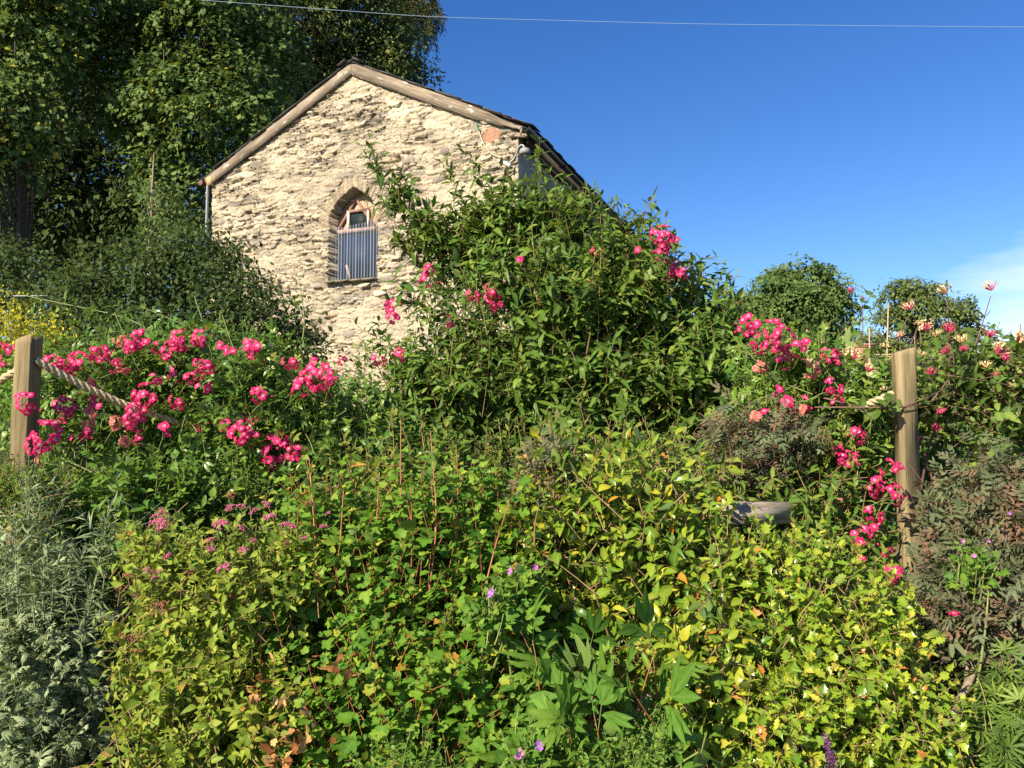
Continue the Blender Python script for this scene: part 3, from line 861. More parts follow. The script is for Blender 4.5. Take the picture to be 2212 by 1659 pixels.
def barn_parts():
    rng = np.random.default_rng(5)
    # side and back walls (long wall on the right is seen in shade)
    g = Geo()
    ys = np.linspace(0.0, DEPTH, 90); zs = np.linspace(-2.2, Z_EV + .02, 40)
    Yg, Zg = np.meshgrid(ys, zs)
    for s in (1, -1):
        X = s * (HW - 0.01 + 0.05 * (fbm(Yg * 2 + 5, Zg * 3, 7) - .5) * (Yg > 0.05))
        V = np.stack([X, Yg, Zg], -1).reshape(-1, 3); nx = len(ys)
        i = np.arange(len(zs) - 1)[:, None] * nx + np.arange(nx - 1)[None]
        Q = np.stack([i, i + 1, i + nx + 1, i + nx], -1).reshape(-1, 4)
        g.add(V, Q=Q if s > 0 else Q[:, ::-1])
    g.add([[-HW, DEPTH, -2], [HW, DEPTH, -2], [HW, DEPTH, Z_EV], [0, DEPTH, Z_AP], [-HW, DEPTH, Z_EV]], Q=[[0, 1, 2, 4]], T=[[2, 3, 4]])
    g.build('side_wall', M['side_wall'], house, local=True)
    # roof: rows of slates with ragged verge
    slope = math.atan2(Z_AP - Z_EV, HW); cs_, sn = math.cos(slope), math.sin(slope)
    runL = HW / cs_ + 0.20
    g = Geo()
    off = 0.165                              # roof surface above the wall head, measured square to the slope
    for s in (1, -1):
        ux = np.array([s * cs_, 0, -sn]); un = np.array([s * sn, 0, cs_])
        ap = np.array([0, 0, Z_AP])
        # deck
        a = ap + un * (off - .05); V = []
        for t in (0.0, runL - .06):
            for y in (-0.06, DEPTH + .1):
                for dz in (0, -0.03):
                    V.append(a + ux * t + un * dz + np.array([0, y, 0]))
        g.add(V, Q=[[0, 4, 6, 2], [1, 3, 7, 5], [0, 1, 5, 4], [2, 6, 7, 3], [4, 5, 7, 6], [0, 2, 3, 1]])
        rows = 19; step = runL / rows
        for r in range(rows):
            t0 = r * step
            y = -0.098
            c0 = True
            while y < DEPTH:
                wdt = rng.uniform(.22, .4) if y < 2.5 else 2.2
                yy0 = y + (rng.uniform(-.035, .03) if c0 else 0.004)
                Ln = step * 1.9
                ov = rng.uniform(-.015, .03) + (0.02 if c0 else 0)
                thk = rng.uniform(.009, .016)
                lift = rng.uniform(0, .012)
                mid = ap + ux * (t0 + step - Ln / 2 + ov) + un * (off + .004 + lift) + np.array([0, (yy0 + y + wdt) / 2, 0])
                # tilt so that the lower edge lies on the slate below
                tl = 0.03
                ux2 = unit(ux * math.cos(tl) + un * math.sin(tl)); un2 = unit(un * math.cos(tl) - ux * math.sin(tl))
                R = np.stack([ux2, [0, 1, 0], un2], 1)
                if np.linalg.det(R) < 0: R = np.stack([ux2, [0, -1, 0], un2], 1)
                g.box(mid, (Ln, (y + wdt) - yy0 - .004, thk), R)
                y += wdt; c0 = False
    # ridge
    yy = -0.17
    k = 0
    while yy < DEPTH:
        l_ = 0.42
        for s in (1, -1):
            ux = np.array([s * cs_, 0, -sn]); un = np.array([s * sn, 0, cs_])
            R = np.stack([ux, [0, 1, 0], un], 1)
            if np.linalg.det(R) < 0: R = np.stack([ux, [0, -1, 0], un], 1)
            g.box(np.array([0, yy + l_ / 2, Z_AP]) + ux * .07 + un * (off + .05 + .004 * s), (.18, l_ - .01, .018), R)
        yy += l_; k += 1
    g.build('roof', M['slate'], house, local=True)
    # barge boards with worn lower edge
    for s in (1, -1):
        ux = np.array([s * cs_, 0, -sn]); un = np.array([s * sn, 0, cs_])
        n = 60
        t = np.linspace(0.0, runL - (0.16 if s > 0 else 0.10), n)
        top = off - 0.018
        low = -0.055 + 0.012 * (fbm(t * 3, t * 0 + s, 3) - .5)
        if s > 0:
            rot_ = smooth(0.72, 1.0, t / t[-1])
            low = low + rot_ * (0.10 * fbm(t * 9, t * 0 + 2, 13) + 0.03)
            tp = np.full(n, top) - rot_ * 0.10 * (fbm(t * 8, t * 0 + 7, 23)) ** 1.0
        else:
            tp = np.full(n, top)
        g = Geo(); V = []
        for i in range(n):
            for (q, y) in ((low[i], -.078), (tp[i], -.078), (tp[i], -.056), (low[i], -.056)):
                V.append(np.array([0, y, Z_AP]) + ux * t[i] + un * q)
        # mitre at the apex
        for j in range(4):
            V[j][0] = 0.003 * s
        V = np.array(V); i = np.arange(n - 1)[:, None] * 4; j = np.arange(4)[None]; j2 = (j + 1) % 4
        Q = np.stack([i + j, i + 4 + j, i + 4 + j2, i + j2], -1).reshape(-1, 4)
        if s < 0: Q = Q[:, ::-1]
        e = (n - 1) * 4
        g.add(V, Q=np.vstack([Q, [[0, 1, 2, 3]], [[e, e + 1, e + 2, e + 3]]]))
        g.build('barge_board', board_mat(-s * slope), house, local=True)
    # right gutter with brackets, fascia
    xg = HW + 0.21; zg = Z_EV - 0.01
    a = np.linspace(math.pi, 2 * math.pi, 10)
    ys = np.array([-0.20, 2.0, 4.0, 6.0, 8.0, 10.0, DEPTH + .1])
    V = []
    for rr in (0.062, 0.056):
        for y in ys:
            for q in a: V.append([xg + rr * math.cos(q), y, zg + rr * math.sin(q)])
    V = np.array(V); n = len(a); ny = len(ys); Q = []
    for l in (0, 1):
        b = l * n * ny
        for i in range(ny - 1):
            for j in range(n - 1):
                q = [b + i * n + j, b + i * n + j + 1, b + (i + 1) * n + j + 1, b + (i + 1) * n + j]
                Q.append(q if l == 0 else q[::-1])
    for j in (0, n - 1):
        for i in range(ny - 1):
            Q.append([i * n + j, (i + 1) * n + j, n * ny + (i + 1) * n + j, n * ny + i * n + j])
    for j in range(n - 1): Q.append([j, j + 1, n * ny + j + 1, n * ny + j])
    g = Geo(); g.add(V, Q=Q); gut = g.build('gutter', M['gutter'], house, local=True)
    for y in (0.35, 1.65, 2.95, 4.25, 5.3, 5.7, 7.0):
        g = Geo()
        pts = [[xg + .067 * math.cos(q), y, zg + .067 * math.sin(q)] for q in np.linspace(math.pi * .95, 2 * math.pi * 1.03, 12)]
        V, Q = tubes(np.array(pts)[None], np.full(12, .011), 6); g.add(V, Q=Q)
        g.build('gutter_bracket', M['metal_grey'] if y in (0.35, 5.7) else M['gutter'], gut, True, local=True)
    g = Geo(); g.box((HW + .10, DEPTH / 2 + .1, Z_EV - .06), (.03, DEPTH - .1, .17)); g.box((HW + .05, DEPTH / 2 + .1, Z_EV - .16), (.07, DEPTH - .1, .02))
    g.build('fascia', plain_mat('dark_fascia', (.07, .06, .05), (.13, .11, .09), 5, .8, .2), house, local=True)
    # broken corner bits of the right eave
    g = Geo()
    for k in range(7):
        g.box((HW - .10 + .04 * k, -.035 + rng.uniform(-.01, .01), Z_EV - .02 - .012 * k + rng.uniform(-.02, .02)), (rng.uniform(.05, .12), .05, rng.uniform(.03, .07)), rotz(rng.uniform(-.3, .3)))
    g.box((HW + .075, -.05, Z_EV + .0), (.035, .035, .16))
    g.build('rotten_board', M['weather_wood'], house, local=True)
    # left eave: timber block, gutter stub, down pipe
    g = Geo(); g.box((-HW - .01, -.055, Z_EV + .02), (.13, .09, .17)); g.build('eave_block', plain_mat('eave_timber', (.45, .26, .13), (.56, .36, .20), 8, .7, .2), house, local=True)
    g = Geo()
    pts = [[-HW - .20, y, Z_EV + .00] for y in (-.13, 0, 4, DEPTH)]
    V, Q = tubes(np.array(pts)[None], np.full(4, .055), 10); g.add(V, Q=Q)
    g.add(np.vstack([[pts[0]], V[:10]]), T=[[0, 1 + i, 1 + (i + 1) % 10] for i in range(10)])
    g.build('gutter', plain_mat('maroon_gutter', (.13, .045, .04), (.19, .07, .06), 6, .5, .4), house, True, local=True)
    g = Geo(); g.tube([[-HW - .05, -.09, Z_EV - .07], [-HW - .055, -.09, 2.5], [-HW - .055, -.09, 0.0]], .026, 10)
    for z in (Z_EV - .25, Z_EV - 2.0): g.tube([[-HW - .055, -.09, z], [-HW - .055, -.09, z + .05]], .034, 10)
    g.build('down_pipe', M['pipe_grey'], house, True, local=True)

    # ------------------------------------------------ window
    wf = plain_mat('pink_window_paint', (.36, .21, .14), (.54, .36, .26), 9, .7, .25, .3, (1, 1, .4))
    wf2 = plain_mat('brown_window_rail', (.20, .115, .08), (.32, .19, .14), 9, .7, .25, .3)
    cream = plain_mat('cream_stile', (.60, .50, .36), (.72, .64, .50), 12, .6, .3)
    glass, n_, N, L = new_mat('dark_glass')
    o_ = N.new('ShaderNodeOutputMaterial'); pb = N.new('ShaderNodeBsdfPrincipled'); pb.inputs['Base Color'].default_value = (.012, .018, .020, 1)
    pb.inputs['Roughness'].default_value = .6; pb.inputs['Specular IOR Level'].default_value = .2; L.new(pb.outputs[0], o_.inputs['Surface'])
    D = 0.23
    win = bpy.data.objects.new('window', None); COL.objects.link(win); win.parent = house
    q = lambda px, py: gl(px, py, D - .03)
    # backing boards: a pointed panel
    zt = q(768, 430)[1]; xl = w_cx - w_hw + .03; xr = w_cx + w_hw + .02; zb = w_sill + .01
    xm = q(768, 430)[0]
    hw2 = (xr - xl) / 2
    g = Geo()
    outl = [(xl, zb), (xr, zb), (xr, w_spring - .05), (xm + hw2 * .62, w_spring + (zt - w_spring) * .52), (xm, zt + .1), (xm - hw2 * .75, w_spring + (zt - w_spring) * .5), (xl, w_spring - .1)]
    k = len(outl)
    V = [[x, D, z] for x, z in outl] + [[x, D + .03, z] for x, z in outl]
    g.V.append(np.array(V)); g.n += len(V)
    pan = mk('board_panel', np.array(V), [np.array([list(range(k))])] + [np.array([[i, i + k, (i + 1) % k + k, (i + 1) % k] for i in range(k)])], wf, win, local=True)

    def bar(p, r, w, y, th, mat, name):
        a = np.array([p[0], y, p[1]]); b = np.array([r[0], y, r[1]])
        d = unit(b - a); nrm = np.cross([0, 1, 0], d)
        g = Geo(); Lb = np.linalg.norm(b - a)
        R = np.stack([d, [0, 1, 0], nrm], 1)
        if np.linalg.det(R) < 0: R = np.stack([d, [0, -1, 0], nrm], 1)
        g.box((a + b) / 2, (Lb, th, w), R)
        return g.build(name, mat, win, local=True)
    bar(q(769, 431), q(727, 505), .045, D - .030, .04, wf2, 'frame_rail')
    bar(q(770, 431), q(812, 492), .045, D - .032, .04, wf2, 'frame_rail')
    bar(q(750, 458), q(797, 453), .05, D - .034, .04, wf2, 'frame_rail')
    bar(q(754, 458), q(754, 500), .045, D - .042, .045, cream, 'stile')
    bar(q(796.5, 455), q(797, 496), .032, D - .044, .045, cream, 'stile')
    g = Geo(); a0 = q(757, 457); a1 = q(795, 497)
    g.box(((a0[0] + a1[0]) / 2, D - .012, (a0[1] + a1[1]) / 2), (a1[0] - a0[0], .012, a0[1] - a1[1]))
    g.build('pane', glass, win, local=True)
    bar(q(727, 503), q(813, 494), .07, D - .048, .04, wf, 'frame_rail')
    # lower dark pane
    g = Geo(); b0 = q(733, 512); b1 = q(813, 600)
    blue, n_, N, L = new_mat('blue_dark_glass')
    o_ = N.new('ShaderNodeOutputMaterial'); pb = N.new('ShaderNodeBsdfPrincipled'); pb.inputs['Base Color'].default_value = (.018, .030, .060, 1)
    pb.inputs['Roughness'].default_value = .6; pb.inputs['Specular IOR Level'].default_value = .2; L.new(pb.outputs[0], o_.inputs['Surface'])
    g.box(((b0[0] + b1[0]) / 2, D - .014, (b0[1] + b1[1]) / 2), (b1[0] - b0[0], .012, b0[1] - b1[1]))
    g.build('pane', blue, win, local=True)
    bar(q(750, 573), q(757, 602), .05, D - .05, .02, wf, 'loose_slat')
    # corrugated clear sheet
    c0 = gl(722, 496, .12); c1 = gl(815, 602, .12)
    nx = 240; xs = np.linspace(c0[0], c1[0], nx); ph = (xs - xs[0]) / (xs[-1] - xs[0]) * 2 * math.pi * 15
    top = c0[1] + .02 + .07 * (xs - xs[0]) / (xs[-1] - xs[0])
    V = np.concatenate([np.stack([xs, .13 + .012 * np.sin(ph) * (1 + .4 * np.sin(ph * .37)), np.full(nx, w_sill + .02)], 1), np.stack([xs, .13 + .012 * np.sin(ph) * (1 + .4 * np.sin(ph * .37)), top], 1)])
    Q = [[i, i + 1, nx + i + 1, nx + i] for i in range(nx - 1)]
    pm, n_, N, L = new_mat('clear_corrugated_plastic')
    o_ = N.new('ShaderNodeOutputMaterial'); tr = N.new('ShaderNodeBsdfTransparent'); tr.inputs['Color'].default_value = (.86, .90, .96, 1)
    pb = N.new('ShaderNodeBsdfPrincipled'); pb.inputs['Base Color'].default_value = (.55, .62, .74, 1); pb.inputs['Roughness'].default_value = .18
    ge = N.new('ShaderNodeLayerWeight'); ge.inputs['Blend'].default_value = .35
    mr = N.new('ShaderNodeMapRange'); mr.inputs['From Min'].default_value = 0.05; mr.inputs['From Max'].default_value = .7; mr.inputs['To Min'].default_value = .06; mr.inputs['To Max'].default_value = .5
    ms = N.new('ShaderNodeMixShader'); L.new(ge.outputs['Facing'], mr.inputs['Value']); L.new(mr.outputs[0], ms.inputs[0])
    L.new(tr.outputs[0], ms.inputs[1]); L.new(pb.outputs[0], ms.inputs[2]); L.new(ms.outputs[0], o_.inputs['Surface'])
    mk('corrugated_sheet', V, [np.array(Q)], pm, win, None, True, None, True)
    # slate sill
    g = Geo()
    rng = np.random.default_rng(8)
    x = w_cx - w_hw - .03
    while x < w_cx + w_hw + .01:
        wdt = rng.uniform(.2, .34)
        g.box((x + wdt / 2, .06, w_sill - .012 + rng.uniform(-.008, .008)), (wdt, .36, .024), rotz(rng.uniform(-.05, .05)))
        x += wdt
    g.build('sill', plain_mat('sill_slate', (.16, .14, .10), (.28, .24, .17), 9, .9, .2, .5), win, local=True)


barn_parts()


def barn_fittings():
    # small outdoor lamp on a bent pipe at the right corner, its cable, white bracket
    def g2w(px, py, off): 
        x, z = gl(px, py, off); return HO + GX * x + GY * off + np.array([0, 0, z])
    b = g2w(1120, 343, -.05)
    root = thing('outdoor_lamp', 'small grey bell lamp on a bent pipe at the right corner of the stone barn', 'lamp', b)
    g = Geo(); pts = [g2w(1098, 352, -.03), g2w(1110, 345, -.07), g2w(1116, 330, -.10), g2w(1119, 318, -.13), g2w(1126, 312, -.15), g2w(1132, 314, -.16), g2w(1133, 322, -.16)]
    g.tube(resample(pts, 18), .014, 8); g.build('arm', M['metal_grey'], root, True)
    c = g2w(1134, 326, -.16); g = Geo()
    prof = [(.0, .055), (.025, .055), (.030, .04), (.075, .03), (.09, -.01), (.09, -.06), (.075, -.06), (.0, -.055)]
    a = np.arange(14) * 2 * math.pi / 14
    V = np.array([[r * math.cos(q) + c[0], r * math.sin(q) + c[1], z + c[2]] for r, z in prof for q in a])
    Q = [[i * 14 + j, i * 14 + (j + 1) % 14, (i + 1) * 14 + (j + 1) % 14, (i + 1) * 14 + j] for i in range(len(prof) - 1) for j in range(14)]
    g.add(V, Q=Q); g.build('shade', plain_mat('lamp_shade_grey', (.20, .20, .19), (.30, .30, .28), 9, .6), root, True)
    g = Geo(); g.tube([c + [0, 0, -.06], c + [0, 0, -.095]], .03, 8); g.build('bulb', plain_mat('pale_bulb', (.5, .5, .46), (.6, .6, .55), 5, .2), root, True)
    g = Geo(); w0 = g2w(1078, 346, -.05); w1 = g2w(1102, 358, -.05)
    g.tube([w0, (w0 + w1) / 2, w1], [.02, .03, .035], 8)
    g.build('bracket', plain_mat('white_bracket', (.62, .60, .55), (.75, .73, .68), 9, .6), root, True)
    pts = [g2w(1028, 266, -.05), g2w(1034, 282, -.045), g2w(1042, 305, -.05), g2w(1052, 322, -.04), g2w(1063, 334, -.04), g2w(1078, 338, -.045), g2w(1096, 340, -.04), g2w(1108, 342, -.03)]
    root = thing('power_cable', 'pale cable with a green end hanging under the right barge board of the stone barn', 'cable', pts[0])
    g = Geo(); g.tube(resample(pts[1:], 26), .0062, 6); g.build('cord', plain_mat('cream_cord', (.62, .58, .42), (.72, .68, .52), 9, .5), root, True)
    g = Geo(); g.tube([pts[0], pts[1]], .014, 6); g.build('sleeve', plain_mat('green_sleeve', (.03, .22, .10), (.05, .28, .13), 9, .5), root, True)


barn_fittings()

# ------------------------------------------------------------------ wooden posts and rope
M['post'] = plain_mat('post_timber', (0.21, 0.155, 0.075), (0.36, 0.275, 0.14), 5, 0.8, 0.2, 0.35, (6, 6, 0.7), 12)
M['rope'] = plain_mat('hemp_rope', (0.42, 0.33, 0.17), (0.60, 0.50, 0.29), 30, 0.9, 0.1, 0.4)


def post(label, px, py_top, Y, w, rot, name='garden_post', hole_side=None, mat=None):
    top = P(px, py_top, Y); b = float(gz(top[0], top[1])) - 0.3
    root = thing(name, label, 'post', (top[0], top[1], b + .3))
    R = rotz(rot); h = w / 2
    g = Geo()
    zs = list(np.linspace(b, top[2] - .035, 14))
    rng = np.random.default_rng(int(px))
    V = []
    for z in zs:
        for (sx, sy) in ((-1, -1), (1, -1), (1, 1), (-1, 1)):
            for (ox, oy) in ((1, .80), (.80, 1)) if sx * sy > 0 else ((.80, 1), (1, .80)):
                V.append(np.array([sx * h * (1 - (1 - ox) * .25), sy * h * (1 - (1 - oy) * .25), z]) + [0, 0, 0])
    n = 8; V = np.array(V); K = len(zs)
    V[:, :2] += 0.0012 * rng.normal(size=(len(V), 2))
    # sloping weathered top
    tp = V[(K - 1) * n:].copy(); tp[:, 2] = top[2] - .008 + tp[:, 0] * .30 + .004 * rng.normal(size=n)
    V = np.vstack([V, tp])
    V[:, :2] = V[:, :2] @ R[:2, :2].T + top[:2]
    i = np.arange(K)[:, None] * n; j = np.arange(n)[None]; j2 = (j + 1) % n
    Q = np.stack([i + j, i + j2, i + n + j2, i + n + j], -1).reshape(-1, 4)
    mk('shaft', V, [Q, np.array([list(range(K * n, K * n + n))])], mat or board_mat(0, (22, 22, 1.0), [(.28, (.06, .042, .02)), (.40, (.20, .15, .075)), (.56, (.31, .24, .125)), (.75, (.40, .325, .185))], .9), root)
    return root, top


def rope(label, pts, r, name='swag_rope', group=None):
    """three-strand laid rope along a polyline"""
    pts = np.asarray(pts, float)
    L = np.linalg.norm(np.diff(pts, axis=0), axis=1).sum()
    K = max(16, int(L / (r * .55)))
    c = resample(pts, K)
    d = unit(np.gradient(c, axis=0)); e1, e2 = frame_from(d)
    g = Geo(); s = np.linspace(0, L, K)
    for k in range(3):
        a = s / (r * 6.0) * 2 * math.pi + k * 2 * math.pi / 3
        q = c + (r * .5) * (np.cos(a)[:, None] * e1 + np.sin(a)[:, None] * e2)
        V, Q = tubes(q[None], np.full(K, r * .58), 6); g.add(V, Q=Q)
    o = g.build(name, M['rope'], None, True)
    return tag(o, label, 'rope', group)


_, tpL = post('square timber post on the left among pink climbing roses, holding the rope', 63, 728, 3.30, .074, math.radians(-6))
_, tpR = post('square timber post on the right wrapped by honeysuckle stems', 1951, 752, 3.25, .068, math.radians(9))
post('short grey stake standing at the far right behind the honeysuckle', 2133, 912, 5.2, .075, math.radians(20), 'garden_stake', mat=plain_mat('grey_stake', (.16, .14, .10), (.26, .23, .17), 6, .9, .2, .3, (5, 5, .6)))


def swag(a, b, sag, n=24):
    a = np.array(a); b = np.array(b); t = np.linspace(0, 1, n)[:, None]
    p = a * (1 - t) + b * t; p[:, 2] -= (4 * sag * t * (1 - t))[:, 0]
    return p


rope('thick three-strand rope sagging from the left post into the pink roses', swag(P(78, 778, 3.29), P(960, 800, 4.75), .36, 60), .0172)
rope('rope end running off from the left post towards the left edge', swag(P(50, 792, 3.32), P(-500, 770, 3.7), .22, 30), .0172)
rope('rope coming up out of the leaves to the right post', swag(P(1500, 900, 4.6), P(1940, 846, 3.27), .10, 30), .0172)

# ------------------------------------------------------------------ flowers
OCT = np.array([[1, 0, 0], [-1, 0, 0], [0, 1, 0], [0, -1, 0], [0, 0, 1], [0, 0, -1]], float)


def rose_bloom(g, c, nrm, r, rng, fade=0.0):
    """one open rose: two rows of wavy petals round a pale eye with yellow stamens"""
    nrm = unit(np.asarray(nrm, float)); e1, e2 = frame_from(nrm[None]); e1 = e1[0]; e2 = e2[0]
    rot = rng.uniform(0, 6.28)
    for layer, (np_, rs, cup) in enumerate(((5, 1.0, .22), (5, .72, .50))):
        for k in range(np_):
            a0 = rot + layer * .6 + k * 2 * math.pi / np_ + rng.normal(0, .08)
            hw = 0.78; cu = cup + rng.normal(0, .14); sc_ = rs * rng.uniform(.85, 1.1)
            rr = [0.12, .45, .8, 1.0]; V = []; ti = []
            for i, q in enumerate(rr):
                wd = hw * (0.55, .95, 1.0, .72)[i]
                for j, f in enumerate((-1, -.4, .4, 1)):
                    a = a0 + f * wd * .75
                    z = cu * q ** 1.5 * .9 + .10 * math.sin(5 * f + k) * q + (rng.normal(0, .07) if i == 3 else 0) + .03 * layer
                    if i == 3: z -= .16 * (1 + rng.random())
                    V.append(np.asarray(c) + r * sc_ * (q * math.cos(a) * e1 + q * math.sin(a) * e2 + z * nrm))
                    ti.append((.18, .40, .62, .85)[i] * 1.0 + rng.normal(0, .04) + fade * rng.random() * .2)
            Q = [[i * 4 + j, i * 4 + j + 1, (i + 1) * 4 + j + 1, (i + 1) * 4 + j] for i in range(3) for j in range(3)]
            g.add(V, Q=Q, tint=np.clip(ti, .17, 1))
    # stamens
    for k in range(9):
        a = rng.uniform(0, 6.28); q = rng.uniform(0, .17)
        p = np.asarray(c) + r * (q * math.cos(a) * e1 + q * math.sin(a) * e2 + .20 * nrm)
        V = np.array([p + r * .055 * v for v in OCT])
        g.add(V, T=[[0, 2, 4], [2, 1, 4], [1, 3, 4], [3, 0, 4], [2, 0, 5], [1, 2, 5], [3, 1, 5], [0, 3, 5]], tint=.05)


def truss_mesh(n, seed, mat, fade=0.0):
    """n blooms in a loose dome facing the viewer and up (origin = middle of the truss)"""
    rng = np.random.default_rng(seed); g = Geo(); r = .0215
    pts = []
    R = r * (0 if n == 1 else .95 * math.sqrt(n))
    tries = 0
    while len(pts) < n and tries < 4000:
        tries += 1
        u = unit(rng.normal(size=3) * [1, .75, 1]); u[1] = -abs(u[1]) - .2; u = unit(u)
        p = u * R * rng.uniform(.75, 1.05) * [1.05, .8, .95]
        if all(np.linalg.norm(p - q[0]) > r * 1.35 for q in pts) or tries > 2500:
            pts.append((p, u))
    for p, u in pts:
        rose_bloom(g, p, unit(u + [0, -.5, .25] + .35 * rng.normal(size=3)), r * rng.uniform(.8, 1.15), rng, fade)
    # buds and stalks
    for k in range(max(1, n // 3)):
        u = unit(rng.normal(size=3)); p = u * (R + r * .5)
        V = np.array([p + r * .3 * v for v in (np.array([1, 0, 0]), np.array([-1, 0, 0]), np.array([0, 1, 0]), np.array([0, -1, 0]), np.array([0, 0, 1.4]), np.array([0, 0, -1.2]))])
        g.add(V, T=[[0, 2, 4], [2, 1, 4], [1, 3, 4], [3, 0, 4], [2, 0, 5], [1, 2, 5], [3, 1, 5], [0, 3, 5]], tint=.9)
    nq = sum(len(q) for q in g.Q); nt_ = sum(len(q) for q in g.T)
    ctr = np.array([0, R * .55, -R * .9 - .012])
    ends = [p for p, u in pts]
    L3 = np.array([[ctr, (ctr + e) / 2 + [0, .004, -.004], e] for e in ends]); Vs, Qs = tubes(L3, np.array([.0014, .0011, .0010]), 4)
    Lm = np.array([[ctr + [0, .05, -.06], ctr + [0, .02, -.03], ctr]]); Vm, Qm = tubes(Lm, np.array([.002, .0018, .0016]), 4)
    g.add(Vs, Q=Qs, tint=.5); g.add(Vm, Q=Qm, tint=.5)
    ns_ = len(Qs) + len(Qm)
    midx = np.concatenate([np.zeros(nq, int), np.ones(ns_, int), np.zeros(nt_, int)])
    o = mk('flower_cluster', np.concatenate(g.V), [np.concatenate(g.Q), np.concatenate(g.T)], [mat, M['stem_green']], None, {'tint': np.concatenate(g.A['tint'])}, False, midx)
    me = o.data
    bpy.data.objects.remove(o)
    return me


TRUSS = {k: [truss_mesh(k, 100 * k + s, M['rose_petal']) for s in range(3)] for k in (1, 2, 4, 7, 12, 18)}
TRUSS_F = {k: [truss_mesh(k, 900 * k + s, M['rose_faded'], 1.0) for s in range(2)] for k in (2, 4, 7)}


def add_clusters(root, items, rng, depth=None):
    """items: (px, py, diameter px[, faded]) -> children named flower_cluster"""
    for it in items:
        px, py, dpx = it[:3]; fd = len(it) > 3 and it[3] == 1
        Y = (it[4] if len(it) > 4 else depth) + rng.uniform(-.12, .08)
        dm = 1.14 * dpx * Y / F
        nb = (dm / .042) ** 2 * 1.15
        tab = TRUSS_F if fd else TRUSS
        k = min(tab, key=lambda q: abs(math.log(q / max(nb, .8))))
        me = tab[k][int(rng.integers(len(tab[k])))]
        o = bpy.data.objects.new('flower_cluster', me); COL.objects.link(o)
        o.parent = root
        o.location = Vector(P(px, py, Y)) - root.location
        o.rotation_euler = (rng.normal(0, .25), rng.uniform(-1.4, 1.4), rng.normal(0, .35))
        s = float(np.clip(dm / (.042 * math.sqrt(k) * .98), .75, 1.3)); o.scale = (s, s, s)


# ------------------------------------------------------------------ climbing roses on the rope, left
tint_soft = lambda rng, t, pos: np.clip(0.15 + 0.45 * rng.random(len(t)) + 0.35 * t ** 3 + (rng.random(len(t)) < .02) * .3, 0, 1)
roseL = plant('climbing_rose', 'climbing rose with many bright pink trusses on the rope beside the left post', 'climbing rose',
              [(350, 850, 3.9, 240, 95, .28), (560, 870, 3.85, 190, 110, .30), (170, 860, 4.0, 100, 80, .22), (420, 770, 3.95, 220, 60, .25), (480, 960, 3.8, 230, 60, .25), (620, 960, 3.75, 110, 80, .2)],
              620, .20, 8, 'rose7', .088, M['rose'], M['stem_green'], 21, nb=14,
              sopt=dict(up=.35, out=.6, jit=.6), lopt=dict(angle=62, grav=.45, face=.9, jit=.3), tint=tint_soft, stem_r=.003,
              explicit=[[(420, 800, 3.9), (300, 690, 3.9), (60, 640, 3.95)], [(560, 860, 3.9), (440, 720, 3.9), (300, 660, 3.9)], [(640, 800, 3.9), (660, 700, 3.95), (645, 600, 4.0)],
                        [(560, 850, 3.8), (510, 770, 3.8), (480, 680, 3.85)], [(640, 860, 3.8), (560, 1000, 3.75), (420, 990, 3.75), (260, 1000, 3.75)], [(500, 850, 3.9), (440, 700, 3.95), (420, 640, 4.0)]], ex_m=13, ex_side=4)
LEFT = [(8, 747, 16), (30, 752, 24), (7, 783, 20), (60, 870, 43, 0, 3.2), (115, 785, 37), (133, 798, 30), (163, 785, 43), (155, 800, 27), (200, 763, 30), (222, 768, 37), (247, 790, 27), (265, 797, 27, 1),
        (262, 733, 33, 1), (300, 737, 43), (283, 750, 30), (338, 750, 20), (387, 732, 37), (400, 743, 27), (372, 757, 43), (433, 730, 36), (483, 750, 20), (500, 758, 24), (543, 748, 33), (553, 760, 37),
        (442, 787, 37), (437, 800, 40), (627, 783, 30), (692, 810, 66), (668, 818, 45), (712, 832, 32), (653, 838, 37), (735, 777, 20), (190, 837, 28), (213, 867, 43), (337, 818, 22), (383, 810, 30), (413, 817, 27), (437, 838, 24),
        (320, 858, 57), (383, 867, 30), (560, 852, 37), (140, 878, 40), (143, 900, 27), (188, 903, 37, 1), (167, 943, 24), (192, 937, 20), (252, 915, 30, 1), (293, 903, 50), (357, 930, 23), (437, 923, 20),
        (295, 947, 23), (267, 952, 27, 1), (487, 920, 27), (530, 903, 37), (573, 910, 33), (523, 937, 50), (543, 947, 30), (100, 940, 53, 0, 3.2), (80, 963, 43, 0, 3.2), (88, 997, 20, 1, 3.2), (600, 967, 67), (637, 980, 37), (603, 1003, 26), (580, 987, 36)]
add_clusters(roseL, LEFT, np.random.default_rng(2), 3.58)

